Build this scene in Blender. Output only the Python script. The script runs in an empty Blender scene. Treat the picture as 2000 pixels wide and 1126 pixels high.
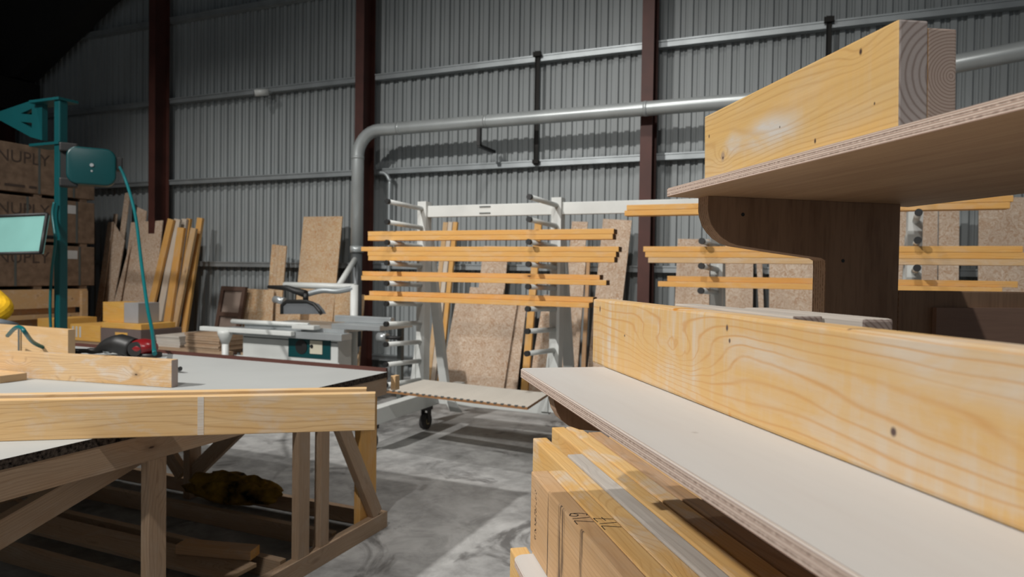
import bpy, bmesh, math, random
from mathutils import Vector, Matrix
random.seed(7)
S = bpy.context.scene
COL = S.collection
PI = math.pi

# ------------------------------------------------------------------ camera, world, lamps, exposure
H = 1.6; F = 1333.0
YAW = math.radians(22.97); PITCH = math.radians(-1.25); ROLL = math.radians(0.89)
fw = Vector((-math.sin(YAW)*math.cos(PITCH), math.cos(YAW)*math.cos(PITCH), math.sin(PITCH)))
r0 = Vector((math.cos(YAW), math.sin(YAW), 0)); u0 = r0.cross(fw)
RR = r0*math.cos(ROLL) + u0*math.sin(ROLL); UU = -r0*math.sin(ROLL) + u0*math.cos(ROLL)
CAM = Vector((0, 0, H))
cd = bpy.data.cameras.new('camera'); cam = bpy.data.objects.new('camera', cd); COL.objects.link(cam)
M = Matrix((RR, UU, -fw)).transposed().to_4x4(); M.translation = CAM
cam.matrix_world = M
cd.sensor_width = 36; cd.lens = F/2000*36; cd.clip_start = 0.02
cd.dof.use_dof = True; cd.dof.focus_distance = 1.45; cd.dof.aperture_fstop = 6.0
S.camera = cam

S.view_settings.view_transform = 'Standard'; S.view_settings.look = 'None'
S.view_settings.gamma = 1; S.view_settings.use_curve_mapping = False
S.view_settings.exposure = 0.08
w = bpy.data.worlds.new('world'); S.world = w; w.use_nodes = True
w.node_tree.nodes['Background'].inputs[0].default_value = (0.86, 0.93, 1.0, 1)
w.node_tree.nodes['Background'].inputs[1].default_value = 0.15

def spot(name, loc, aim, power, size=110, blend=0.8, rad=0.12, col=(1, 0.97, 0.93)):
    l = bpy.data.lights.new(name, 'SPOT'); l.energy = power; l.spot_size = math.radians(size)
    l.spot_blend = blend; l.shadow_soft_size = rad; l.color = col
    o = bpy.data.objects.new(name, l); COL.objects.link(o); o.location = loc
    o.rotation_euler = (Vector(aim)-Vector(loc)).to_track_quat('-Z', 'Y').to_euler()
spot('high_bay_or_fill_light', (-0.8, -1.5, 7.2), (-1.4, 3.6, 0.6), 800, 100, 0.8, 0.10)
spot('high_bay_or_fill_light', (-6.0, -3.0, 7.6), (-4.2, 3.6, 0.2), 3600, 92, 1.0, 0.12)
spot('high_bay_or_fill_light', (-2.2, 4.2, 7.4), (-2.0, 6.4, 0.6), 600, 100, 0.9, 0.16)  # extra fill lamp, added to lift the back wall
spot('high_bay_or_fill_light', (-9.0, 4.0, 7.4), (-9.3, 7.2, 0.6), 600, 85, 0.9, 0.16)  # weak fill lamp, added to brighten the boards at far left

# ------------------------------------------------------------------ geometry helpers
def ray(px, py): return fw + RR*((px-1000)/F) - UU*((py-563)/F)
def onz(px, py, z): d = ray(px, py); return CAM + d*((z-H)/d.z)
def ony(px, py, y): d = ray(px, py); return CAM + d*(y/d.y)
def onx(px, py, x): d = ray(px, py); return CAM + d*(x/d.x)
def onp(px, py, P, n): d = ray(px, py); n = Vector(n); return CAM + d*((Vector(P)-CAM).dot(n)/d.dot(n))

def tag(o, label=None, cat=None, group=None, kind=None):
    if label: o['label'] = label
    if cat: o['category'] = cat
    if group: o['group'] = group
    if kind: o['kind'] = kind
    return o
def thing(name, label, cat, loc=(0, 0, 0), group=None):
    o = bpy.data.objects.new(name, None); o.empty_display_size = 0.1; COL.objects.link(o)
    o.location = loc
    return tag(o, label, cat, group)
def mk(name, bm, mats, parent=None, mw=None, smooth=False):
    me = bpy.data.meshes.new(name); bm.normal_update(); bm.to_mesh(me); bm.free()
    if not isinstance(mats, (list, tuple)): mats = [mats]
    for m in mats: me.materials.append(m)
    if smooth:
        for p in me.polygons: p.use_smooth = True
    o = bpy.data.objects.new(name, me); COL.objects.link(o)
    if parent:
        o.parent = parent
        o.matrix_parent_inverse = Matrix.Identity(4)
        if mw is None: mw = Matrix.Identity(4)
        o.matrix_basis = Matrix.Translation(parent_loc(parent)).inverted() @ mw
    elif mw is not None: o.matrix_world = mw
    return o
def parent_loc(p):
    v = Vector((0, 0, 0))
    while p: v += p.location; p = p.parent
    return v
def frame(o, xa, za=(0, 0, 1)):
    x = Vector(xa).normalized(); z = Vector(za); y = z.cross(x).normalized(); z = x.cross(y)
    m = Matrix((x, y, z)).transposed().to_4x4(); m.translation = Vector(o); return m
def bmbox(bm, lo, hi, mat=0, endmat=None, bev=0):
    x0, y0, z0 = lo; x1, y1, z1 = hi
    t = bmesh.new() if bev else bm
    v = [t.verts.new(c) for c in ((x0,y0,z0),(x1,y0,z0),(x1,y1,z0),(x0,y1,z0),(x0,y0,z1),(x1,y0,z1),(x1,y1,z1),(x0,y1,z1))]
    fs = [(0,3,2,1),(4,5,6,7),(0,1,5,4),(2,3,7,6),(1,2,6,5),(3,0,4,7)]
    F_ = [t.faces.new([v[i] for i in f]) for f in fs]
    for f in F_: f.material_index = mat
    if endmat is not None: F_[4].material_index = endmat; F_[5].material_index = endmat
    if bev:
        bmesh.ops.bevel(t, geom=list(t.edges), offset=bev, segments=2, profile=0.6, affect='EDGES')
        t.normal_update()
        if endmat is not None:
            for f in t.faces: f.material_index = endmat if abs(f.normal.x) > 0.9 else mat
        tmp = bpy.data.meshes.new('t'); t.to_mesh(tmp); t.free(); bm.from_mesh(tmp); bpy.data.meshes.remove(tmp)
def box(name, lo, hi, mats, parent=None, mw=None, bev=0, endmat=None):
    bm = bmesh.new(); bmbox(bm, lo, hi, 0, endmat, bev); return mk(name, bm, mats, parent, mw)
def wbox(name, lo, hi, mats, parent=None, bev=0):
    # world-aligned box whose mesh is centred on its own origin
    c = (Vector(lo)+Vector(hi))/2; h = Vector([abs(a-b)/2 for a, b in zip(hi, lo)])
    return box(name, -h, h, mats, parent, Matrix.Translation(c), min(bev, min(h)*0.8) if bev else 0)
def bmtube(bm, pts, r, seg=12, mat=0, cap=True):
    pts = [Vector(p) for p in pts]; rings = []
    up = None
    for i, p in enumerate(pts):
        t = (pts[min(i+1, len(pts)-1)]-pts[max(i-1, 0)]).normalized()
        if up is None:
            up = Vector((0, 0, 1)) if abs(t.z) < 0.9 else Vector((1, 0, 0))
        a = up.cross(t).normalized(); b = t.cross(a); up = b
        rr = r[i] if isinstance(r, (list, tuple)) else r
        rings.append([bm.verts.new(p + (a*math.cos(2*PI*k/seg) + b*math.sin(2*PI*k/seg))*rr) for k in range(seg)])
    for A, B in zip(rings, rings[1:]):
        for k in range(seg):
            f = bm.faces.new((A[k], A[(k+1) % seg], B[(k+1) % seg], B[k])); f.smooth = True; f.material_index = mat
    if cap:
        f = bm.faces.new(rings[0][::-1]); f.material_index = mat
        f = bm.faces.new(rings[-1]); f.material_index = mat
def tube(name, pts, r, mats, parent=None, seg=12):
    o = Vector(pts[0]); bm = bmesh.new(); bmtube(bm, [Vector(p)-o for p in pts], r, seg)
    return mk(name, bm, mats, parent, Matrix.Translation(o))
def bez(pts, n=10):
    # Catmull-Rom through points
    P = [Vector(p) for p in pts]; P = [P[0]*2-P[1]] + P + [P[-1]*2-P[-2]]; out = []
    for i in range(1, len(P)-2):
        for k in range(n):
            t = k/n; a, b, c, d = P[i-1], P[i], P[i+1], P[i+2]
            out.append(0.5*((2*b)+(c-a)*t+(2*a-5*b+4*c-d)*t*t+(3*b-a-3*c+d)*t**3))
    return out+[P[-2]]
def prism(name, outline, th, mats, parent=None, mw=None, smooth_side=False, holes=None, bev=0):
    # outline in local x,z; extruded 0..th along local y ; side faces use material 1 if given
    side = 1 if isinstance(mats, (list, tuple)) and len(mats) > 1 else 0
    bm = bmesh.new()
    loops = [outline]+(holes or [])
    es = []
    for lp in loops:
        vs = [bm.verts.new((x, 0, z)) for x, z in lp]
        es += [bm.edges.new((vs[i], vs[(i+1) % len(vs)])) for i in range(len(vs))]
    if holes: bmesh.ops.triangle_fill(bm, edges=es, use_beauty=True)
    else: bm.faces.new(list(bm.verts))
    base = list(bm.faces)
    ret = bmesh.ops.extrude_face_region(bm, geom=base)
    bmesh.ops.translate(bm, verts=[g for g in ret['geom'] if isinstance(g, bmesh.types.BMVert)], vec=(0, th, 0))
    bmesh.ops.recalc_face_normals(bm, faces=list(bm.faces)); bm.normal_update()
    for f in bm.faces:
        if abs(f.normal.y) < 0.5: f.material_index = side; f.smooth = smooth_side
    if bev:
        ed = [e for e in bm.edges if len(e.link_faces) == 2 and abs(abs(e.link_faces[0].normal.y)-abs(e.link_faces[1].normal.y)) > 0.5]
        bmesh.ops.bevel(bm, geom=ed, offset=bev, segments=2, profile=0.6, affect='EDGES')
    return mk(name, bm, mats, parent, mw)
def timber(name, P0, xdir, L, wd, ht, mats, label=None, cat='timber', group=None, parent=None, bev=0.003, za=(0, 0, 1), seg=None):
    # P0 = corner; local x along length, y = width (left of travel), z up ; mats=[face,end]
    m = frame(P0, xdir, za)
    c = m @ Vector((L/2, wd/2, ht/2)); m.translation = c
    bm = bmesh.new(); bmbox(bm, (-L/2, -wd/2, -ht/2), (L/2, wd/2, ht/2), 0, 1, bev)
    o = mk(name, bm, mats, parent, m)
    if label: tag(o, label, cat, group)
    return o

# ------------------------------------------------------------------ materials
def mat(name):
    m = bpy.data.materials.new(name); m.use_nodes = True
    nt = m.node_tree; b = nt.nodes['Principled BSDF']
    return m, nt, b
class G:
    def __init__(s, nt): s.nt = nt
    def n(s, t, **kw):
        x = s.nt.nodes.new(t)
        for k, v in kw.items():
            if k.startswith('i_'):
                key = k[2:]; key = int(key) if key.isdigit() else key.replace('_', ' ')
                if isinstance(v, bpy.types.NodeSocket): s.nt.links.new(v, x.inputs[key])
                else: x.inputs[key].default_value = v
            else: setattr(x, k, v)
        return x
    def math(s, op, a, b=0.0, c=None):
        x = s.n('ShaderNodeMath', operation=op, i_0=a, i_1=b)
        if c is not None:
            if isinstance(c, bpy.types.NodeSocket): s.nt.links.new(c, x.inputs[2])
            else: x.inputs[2].default_value = c
        return x.outputs[0]
    def mix(s, f, a, b, bt='MIX'):
        x = s.n('ShaderNodeMix', data_type='RGBA', blend_type=bt)
        for i, v in ((0, f), (6, a), (7, b)):
            if isinstance(v, bpy.types.NodeSocket): s.nt.links.new(v, x.inputs[i])
            else: x.inputs[i].default_value = v if i == 0 else (*v[:3], 1)
        return x.outputs[2]
    def ramp(s, v, stops):
        x = s.n('ShaderNodeMapRange', i_0=v, i_1=stops[0], i_2=stops[1]); x.clamp = True
        return x.outputs[0]
    def noise(s, vec, sc, det=3, rough=0.5, dist=0.0):
        return s.n('ShaderNodeTexNoise', i_Vector=vec, i_Scale=sc, i_Detail=det, i_Roughness=rough, i_Distortion=dist).outputs[0]
    def map(s, vec, scale=(1, 1, 1), rot=(0, 0, 0), loc=(0, 0, 0)):
        return s.n('ShaderNodeMapping', i_Vector=vec, i_Scale=scale, i_Rotation=rot, i_Location=loc).outputs[0]
    def coords(s, rnd=True):
        c = s.n('ShaderNodeTexCoord').outputs['Object']
        if rnd:
            r = s.n('ShaderNodeObjectInfo').outputs['Random']
            cx = s.n('ShaderNodeCombineXYZ', i_0=s.math('MULTIPLY', r, 37.0), i_1=s.math('MULTIPLY', r, 3.1), i_2=s.math('MULTIPLY', r, 5.7)).outputs[0]
            return s.n('ShaderNodeVectorMath', operation='ADD', i_0=c, i_1=cx).outputs[0]
        return c
    def bump(s, bsdf, h, st=0.3, d=0.002):
        x = s.n('ShaderNodeBump', i_Height=h, i_Strength=st, i_Distance=d); s.nt.links.new(x.outputs[0], bsdf.inputs['Normal'])
    def out(s, bsdf, c): s.nt.links.new(c, bsdf.inputs['Base Color'])

def plain(name, col, rough=0.5, metal=0.0, var=0.06, spec=0.5, vs=3.0):
    m, nt, b = mat(name); g = G(nt); v = g.coords()
    f = g.noise(v, vs, 4)
    c = g.mix(g.ramp(f, (0.3, 0.7)), [x*(1-var*2) for x in col], [min(1, x*(1+var)) for x in col]); g.out(b, c)
    b.inputs['Roughness'].default_value = rough; b.inputs['Metallic'].default_value = metal
    b.inputs['Specular IOR Level'].default_value = spec
    return m

def wood(name, base, dark, stain=(0.75, 0.33, 0.06), white=(0.62, 0.6, 0.56), wamt=0.5, samt=0.6, lines=0.5, fine=0.3, knots=0.5, rough=0.62, period=0.013, knotcell=(2.2, 6.0, 6.0), grey=0.0, rnd=True, eyes=(), spots=(), pale=(), streaks=(), sharp=6.0, brush=0.0):
    # eyes / spots / pale: (x, z, rx, rz[, strength]) on the wood's own face; streaks: (x, halfwidth, slant)
    m, nt, b = mat(name); g = G(nt); v = g.coords(rnd); vl = g.n('ShaderNodeTexCoord').outputs['Object']
    sl = g.n('ShaderNodeSeparateXYZ', i_0=vl); wig = g.noise(vl, 14, 3)
    def ell(e):
        dx = g.math('DIVIDE', g.math('SUBTRACT', sl.outputs[0], e[0]), e[2]); dz_ = g.math('DIVIDE', g.math('SUBTRACT', sl.outputs[2], e[1]), e[3])
        r2 = g.math('ADD', g.math('MULTIPLY', dx, dx), g.math('MULTIPLY', dz_, dz_))
        r2 = g.math('ADD', r2, g.math('MULTIPLY', g.math('SUBTRACT', wig, 0.5), 0.8))
        return g.math('EXPONENT', g.math('MULTIPLY', r2, -1.0))
    sx = g.n('ShaderNodeSeparateXYZ', i_0=v)
    x, y, z = sx.outputs
    # knots (voronoi points in stretched space) bend the growth lines round themselves
    kv = g.map(v, knotcell)
    vor = g.n('ShaderNodeTexVoronoi', feature='F1', i_Vector=kv, i_Scale=1.0, i_Randomness=1.0)
    kd = vor.outputs['Distance']
    kr = g.n('ShaderNodeSeparateColor', i_0=vor.outputs['Color']).outputs[0]
    has = g.math('LESS_THAN', kr, knots)
    halo = g.math('MULTIPLY', g.math('SUBTRACT', 1.0, g.ramp(kd, (0.02, 0.42))), has)
    low = g.noise(g.map(v, (0.9, 5, 5)), 1.0, 2, 0.5)
    low2 = g.noise(g.map(v, (3.5, 9, 9)), 1.0, 2, 0.5)
    ph = g.math('ADD', g.math('ADD', z, g.math('MULTIPLY', y, 0.75)), g.math('MULTIPLY', low, 0.16))
    ph = g.math('ADD', ph, g.math('MULTIPLY', low2, 0.022))
    ph = g.math('ADD', ph, g.math('MULTIPLY', halo, 0.05))
    for e in eyes: ph = g.math('ADD', ph, g.math('MULTIPLY', ell(e), e[4]))
    ph = g.math('ADD', ph, g.math('MULTIPLY', g.noise(g.map(v, (0.3, 22, 22)), 1.0, 2), period*1.3))
    s = g.math('SINE', g.math('MULTIPLY', ph, 2*PI/period))
    s = g.math('POWER', g.math('ADD', g.math('MULTIPLY', s, 0.5), 0.5), sharp)
    s = g.math('MULTIPLY', s, g.ramp(g.noise(g.map(v, (1.5, 30, 30), loc=(2, 5, 1)), 1.0, 3), (0.25, 0.6)))
    fib = g.noise(g.map(v, (5, 230, 230)), 1.0, 2, 0.6)
    base_c = g.mix(g.math('MULTIPLY', g.ramp(fib, (0.35, 0.7)), fine), base, dark)
    st = g.noise(g.map(v, (2.5, 10, 12), loc=(3, 1, 2)), 1.0, 4, 0.6)
    base_c = g.mix(g.math('MULTIPLY', g.ramp(st, (0.45, 0.72)), samt), base_c, stain)
    wh = g.noise(g.map(v, (5.5, 11, 13), loc=(9, 4, 7)), 1.0, 5, 0.62, 0.4)
    base_c = g.mix(g.math('MULTIPLY', g.ramp(wh, (0.5, 0.66)), wamt), base_c, white)
    if brush:
        br = g.noise(g.map(v, (55, 9, 5), loc=(1, 7, 3)), 1.0, 3, 0.6)
        base_c = g.mix(g.math('MULTIPLY', g.math('MULTIPLY', g.ramp(br, (0.45, 0.7)), g.ramp(low2, (0.35, 0.65))), brush), base_c, white)
    for e in pale: base_c = g.mix(g.math('MULTIPLY', g.math('MULTIPLY', g.ramp(ell(e), (0.1, 0.7)), g.ramp(wh, (0.3, 0.55))), e[4]), base_c, white)
    base_c = g.mix(g.math('MULTIPLY', s, lines), base_c, dark)
    for e in streaks:
        dx = g.math('ABSOLUTE', g.math('DIVIDE', g.math('SUBTRACT', g.math('ADD', sl.outputs[0], g.math('MULTIPLY', g.math('SUBTRACT', wig, 0.5), 0.012)), e[0]), e[1]))
        k_ = g.math('MULTIPLY', g.math('SUBTRACT', 1.0, g.ramp(dx, (0.3, 1.0))), g.ramp(g.noise(g.map(vl, (120, 40, 9)), 1.0, 4), (0.38, 0.56)))
        k_ = g.math('MULTIPLY', k_, g.math('LESS_THAN', sl.outputs[1], -0.018))
        base_c = g.mix(g.math('MULTIPLY', k_, e[2]), base_c, (0.035, 0.028, 0.028))
    for e in spots: base_c = g.mix(g.ramp(ell(e), (0.35, 0.8)), base_c, e[4] if len(e) > 4 else (0.06, 0.03, 0.015))
    base_c = g.mix(g.math('MULTIPLY', g.math('MULTIPLY', g.math('SUBTRACT', 1.0, g.ramp(kd, (0.03, 0.16))), has), 0.6), base_c, [c*0.75 for c in dark])
    base_c = g.mix(g.math('MULTIPLY', g.math('SUBTRACT', 1.0, g.ramp(kd, (0.025, 0.05))), has), base_c, (0.05, 0.025, 0.012))
    if grey:
        gr = g.noise(g.map(v, (1.5, 20, 20)), 1.0, 4)
        base_c = g.mix(g.math('MULTIPLY', g.ramp(gr, (0.3, 0.6)), grey), base_c, (0.42, 0.39, 0.36))
    g.out(b, base_c); b.inputs['Roughness'].default_value = rough; b.inputs['Specular IOR Level'].default_value = 0.3
    g.bump(b, g.math('ADD', g.math('MULTIPLY', fib, 0.6), g.math('MULTIPLY', s, -0.4)), 0.25, 0.0012)
    return m
def endgrain(name, base, dark, per=0.0062, cy=0.05, cz=-0.01):
    m, nt, b = mat(name); g = G(nt)
    v = g.n('ShaderNodeTexCoord').outputs['Object']
    r = g.n('ShaderNodeObjectInfo').outputs['Random']
    sx = g.n('ShaderNodeSeparateXYZ', i_0=v)
    wob = g.noise(v, 30, 2)
    y = g.math('ADD', sx.outputs[1], g.math('ADD', cy, g.math('MULTIPLY', r, 0.03)))
    z = g.math('ADD', sx.outputs[2], g.math('ADD', cz, g.math('MULTIPLY', r, 0.04)))
    d = g.math('SQRT', g.math('ADD', g.math('MULTIPLY', y, y), g.math('MULTIPLY', z, z)))
    d = g.math('ADD', d, g.math('MULTIPLY', wob, 0.004))
    s = g.math('POWER', g.math('ADD', g.math('MULTIPLY', g.math('SINE', g.math('MULTIPLY', d, 2*PI/per)), 0.5), 0.5), 4.0)
    c = g.mix(g.math('MULTIPLY', s, 0.75), base, dark)
    c = g.mix(g.math('MULTIPLY', g.noise(v, 700, 2), 0.3), c, dark)
    g.out(b, c); b.inputs['Roughness'].default_value = 0.85; b.inputs['Specular IOR Level'].default_value = 0.1
    return m
def plyedge(name, axis, light=(0.72, 0.62, 0.53), darkc=(0.2, 0.13, 0.1), per=0.0029):
    m, nt, b = mat(name); g = G(nt); v = g.coords(False)
    sx = g.n('ShaderNodeSeparateXYZ', i_0=v); t = sx.outputs[axis]
    nz = g.noise(g.map(v, (18, 18, 18)), 1.0, 3); nf = g.noise(g.map(v, (160, 160, 160)), 1.0, 3)
    t = g.math('ADD', t, g.math('MULTIPLY', nz, 0.0009))
    s = g.math('ADD', g.math('MULTIPLY', g.math('SINE', g.math('MULTIPLY', t, 2*PI/per)), 0.5), 0.5)
    s2 = g.math('ADD', g.math('MULTIPLY', g.math('SINE', g.math('MULTIPLY', t, 2*PI/(per*2.7))), 0.5), 0.5)
    c = g.mix(g.ramp(s, (0.35, 0.75)), light, (0.45, 0.3, 0.24))
    c = g.mix(g.math('MULTIPLY', g.math('MULTIPLY', g.ramp(s2, (0.5, 0.9)), g.ramp(nf, (0.35, 0.6))), 0.65), c, darkc)
    g.out(b, c); b.inputs['Roughness'].default_value = 0.9; b.inputs['Specular IOR Level'].default_value = 0.1
    g.bump(b, g.math('ADD', s, nf), 0.4, 0.001)
    return m
def plyface(name, c1, c2, sc=(1.2, 14, 14), amt=0.6, fine=0.25, spots=True, rough=0.6):
    m, nt, b = mat(name); g = G(nt); v = g.coords()
    a = g.noise(g.map(v, sc), 1.0, 4, 0.55, 0.6); f = g.noise(g.map(v, (sc[0]*8, sc[1]*14, sc[2]*14)), 1.0, 2)
    c = g.mix(g.math('MULTIPLY', g.ramp(a, (0.35, 0.7)), amt), c1, c2)
    c = g.mix(g.math('MULTIPLY', g.ramp(f, (0.45, 0.75)), fine), c, [k*0.6 for k in c2])
    if spots:
        vo = g.n('ShaderNodeTexVoronoi', i_Vector=v, i_Scale=5.5)
        c = g.mix(g.math('MULTIPLY', g.math('SUBTRACT', 1.0, g.ramp(vo.outputs['Distance'], (0.01, 0.035))), 0.5), c, (0.2, 0.14, 0.11))
    g.out(b, c); b.inputs['Roughness'].default_value = rough; b.inputs['Specular IOR Level'].default_value = 0.25
    g.bump(b, f, 0.12, 0.0008)
    return m
def osb(name, base=(0.47, 0.33, 0.22), warm=(0.4, 0.22, 0.11), pale=(0.6, 0.48, 0.36)):
    m, nt, b = mat(name); g = G(nt); v = g.coords()
    v2 = g.n('ShaderNodeVectorMath', operation='ADD', i_0=v, i_1=g.n('ShaderNodeTexNoise', i_Vector=v, i_Scale=6.0).outputs[1]).outputs[0]
    a = g.n('ShaderNodeTexVoronoi', i_Vector=g.map(v2, (16, 34, 30), (0.2, 0.5, 0.3)), i_Scale=1.0)
    c1 = g.n('ShaderNodeSeparateColor', i_0=a.outputs['Color'])
    bb = g.n('ShaderNodeTexVoronoi', i_Vector=g.map(v2, (38, 15, 18), (0.9, 0.4, 1.1)), i_Scale=1.0)
    c2 = g.n('ShaderNodeSeparateColor', i_0=bb.outputs['Color'])
    c = g.mix(c1.outputs[0], base, pale)
    c = g.mix(g.math('MULTIPLY', g.ramp(c2.outputs[0], (0.45, 1.0)), 0.75), c, warm)
    c = g.mix(g.math('MULTIPLY', g.ramp(g.noise(v, 1.8, 3), (0.4, 0.75)), 0.35), c, (0.3, 0.22, 0.17))
    g.out(b, c); b.inputs['Roughness'].default_value = 0.75; b.inputs['Specular IOR Level'].default_value = 0.2
    return m
def concrete(name):
    m, nt, b = mat(name); g = G(nt); v = g.coords(False)
    a = g.noise(v, 0.9, 6, 0.62, 0.5); f = g.noise(v, 7, 6, 0.65); s = g.noise(g.map(v, (1, 1, 1), (0, 0, 0.6), (7, 2, 0)), 1.6, 5, 0.6, 1.2)
    c = g.mix(g.ramp(a, (0.33, 0.68)), (0.1, 0.1, 0.098), (0.46, 0.46, 0.45))
    c = g.mix(g.math('MULTIPLY', g.ramp(f, (0.4, 0.7)), 0.5), c, (0.5, 0.5, 0.49))
    c = g.mix(g.math('MULTIPLY', g.ramp(s, (0.58, 0.66)), 0.75), c, (0.05, 0.047, 0.045))
    b2 = g.noise(v, 3.2, 5, 0.7, 0.8); c = g.mix(g.math('MULTIPLY', g.ramp(b2, (0.48, 0.66)), 0.5), c, (0.15, 0.15, 0.146))
    st = g.noise(g.map(v, (14, 1.2, 1), (0, 0, 0.5)), 1.0, 4)
    c = g.mix(g.math('MULTIPLY', g.ramp(st, (0.6, 0.75)), 0.35), c, (0.36, 0.36, 0.35))
    g.out(b, c)
    r = g.n('ShaderNodeMapRange', i_0=f, i_3=0.45, i_4=0.8); nt.links.new(r.outputs[0], b.inputs['Roughness'])
    g.bump(b, f, 0.15, 0.004)
    return m
def sheet(name, col, rough=0.55):
    m, nt, b = mat(name); g = G(nt); v = g.coords(False)
    a = g.noise(g.map(v, (3, 1, 0.5)), 1.0, 4); c = g.mix(g.ramp(a, (0.3, 0.75)), [k*0.85 for k in col], [k*1.08 for k in col])
    d = g.noise(g.map(v, (40, 1, 1.2)), 1.0, 3); c = g.mix(g.math('MULTIPLY', g.ramp(d, (0.5, 0.8)), 0.25), c, [k*0.6 for k in col])
    g.out(b, c); b.inputs['Roughness'].default_value = rough; b.inputs['Metallic'].default_value = 0.0
    return m

YW = (0.78, 0.51, 0.22)
M_beam2 = wood('spruce_timber_golden', (0.72, 0.47, 0.2), (0.5, 0.27, 0.09), stain=(0.7, 0.37, 0.09), lines=0.4, wamt=0.5, samt=0.7, knots=0.5, period=0.011, knotcell=(2.4, 6, 6))
M_bench = wood('bench_beam_wood', (0.72, 0.5, 0.26), (0.4, 0.22, 0.09), stain=(0.66, 0.38, 0.13), lines=0.5, fine=0.3, wamt=0.35, samt=0.5, knots=0.75, period=0.021, knotcell=(1.7, 4.5, 4.5), sharp=9)
M_mott = wood('mottled_stained_timber', (0.6, 0.41, 0.22), (0.28, 0.17, 0.09), stain=(0.5, 0.28, 0.1), white=(0.55, 0.5, 0.44), lines=0.4, fine=0.3, wamt=0.7, samt=0.6, knots=0.8, period=0.016, knotcell=(4, 8, 8))
M_far = wood('spruce_timber_orange', (0.72, 0.41, 0.13), (0.45, 0.2, 0.05), stain=(0.7, 0.3, 0.05), lines=0.3, wamt=0.15, samt=0.5, knots=0.4)
M_tan = wood('pine_timber_tan', (0.62, 0.42, 0.22), (0.36, 0.2, 0.1), stain=(0.6, 0.33, 0.1), lines=0.5, wamt=0.25, samt=0.3, knots=0.6, period=0.012)
M_leg = wood('weathered_bench_timber', (0.42, 0.3, 0.2), (0.2, 0.12, 0.07), stain=(0.36, 0.2, 0.1), white=(0.46, 0.38, 0.3), lines=0.45, wamt=0.3, samt=0.4, knots=0.7, knotcell=(3, 9, 9))
M_grey = wood('grey_weathered_timber', (0.62, 0.57, 0.5), (0.3, 0.24, 0.19), stain=(0.4, 0.25, 0.12), lines=0.4, wamt=0.4, samt=0.2, knots=0.4, grey=0.5)
M_brown = wood('rough_brown_timber', (0.5, 0.31, 0.17), (0.26, 0.15, 0.08), stain=(0.55, 0.27, 0.08), white=(0.45, 0.4, 0.36), lines=0.35, wamt=0.3, samt=0.5, knots=0.4)
M_white = wood('pale_timber', (0.66, 0.58, 0.48), (0.42, 0.3, 0.2), lines=0.3, wamt=0.6, samt=0.1)
M_end = endgrain('timber_end_grain', (0.46, 0.39, 0.355), (0.2, 0.14, 0.12))
M_endw = endgrain('timber_end_grain_wide_rings', (0.44, 0.39, 0.37), (0.2, 0.15, 0.13), 0.0098, -0.06, -0.02)
M_endf = endgrain('timber_end_grain_fine_rings', (0.46, 0.37, 0.32), (0.2, 0.13, 0.1), 0.0043, -0.03, -0.03)
M_endY = endgrain('timber_end_grain_warm', (0.5, 0.36, 0.22), (0.27, 0.16, 0.08), 0.005)
M_enddark = endgrain('timber_end_dark', (0.2, 0.12, 0.07), (0.1, 0.05, 0.03), 0.005)
M_plyT = plyface('birch_plywood_face', (0.56, 0.55, 0.53), (0.52, 0.475, 0.44), (1.0, 5, 5), 0.5, 0.05)
M_plyB = plyface('plywood_brown_face', (0.52, 0.34, 0.2), (0.34, 0.2, 0.11), (1.0, 12, 12), 0.7, 0.3, False)
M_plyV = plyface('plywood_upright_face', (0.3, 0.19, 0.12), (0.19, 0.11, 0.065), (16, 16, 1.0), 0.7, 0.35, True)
M_plyE = plyedge('plywood_edge', 2)
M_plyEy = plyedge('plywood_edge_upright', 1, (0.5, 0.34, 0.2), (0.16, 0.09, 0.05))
M_osb = osb('oriented_strand_board', (0.54, 0.40, 0.29), (0.42, 0.24, 0.13), (0.7, 0.58, 0.46)); M_osb2 = osb('oriented_strand_board_orange', (0.52, 0.35, 0.19), (0.48, 0.23, 0.08), (0.62, 0.5, 0.36))
M_floor = concrete('concrete_floor'); M_wall = sheet('corrugated_steel_grey', (0.31, 0.335, 0.34))
M_galv = plain('galvanised_steel', (0.36, 0.39, 0.4), 0.42, 0.5, 0.1)
M_col = plain('red_oxide_steel', (0.075, 0.022, 0.015), 0.6, 0.0, 0.15)
M_duct = plain('galvanised_duct', (0.45, 0.48, 0.48), 0.35, 0.35, 0.06)
M_rackw = plain('white_painted_steel', (0.62, 0.64, 0.62), 0.4, 0.0, 0.05)
M_black = plain('black_plastic', (0.012, 0.012, 0.012), 0.5)
M_rub = plain('dark_rubber', (0.03, 0.028, 0.027), 0.7)
M_teal = plain('teal_painted_steel', (0.0, 0.07, 0.078), 0.42, 0.0, 0.05)
M_teald = plain('dark_teal_plastic', (0.0, 0.052, 0.057), 0.35, 0.0, 0.05)
M_hose = plain('teal_air_hose', (0.0, 0.11, 0.12), 0.4)
M_top = plyface('pale_bench_top', (0.42, 0.435, 0.425), (0.36, 0.37, 0.365), (1.5, 1.5, 1.5), 0.6, 0.0, False, 0.5)
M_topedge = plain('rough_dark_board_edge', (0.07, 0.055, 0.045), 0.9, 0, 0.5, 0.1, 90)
M_red = plain('brown_red_edge_strip', (0.075, 0.022, 0.014), 0.6)
M_dark = plain('dark_roof_steel', (0.015, 0.014, 0.012), 0.8)
M_ink = plain('black_ink', (0.012, 0.011, 0.012), 0.8)
M_pack = plain('brown_packing_board', (0.2, 0.138, 0.096), 0.8, 0, 0.15, 0.1, 9)
M_packink = plain('pack_print', (0.06, 0.04, 0.03), 0.8)
M_label = plain('white_paper_label', (0.55, 0.56, 0.56), 0.7)
M_strap = plain('grey_strapping_band', (0.09, 0.1, 0.095), 0.6)
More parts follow.
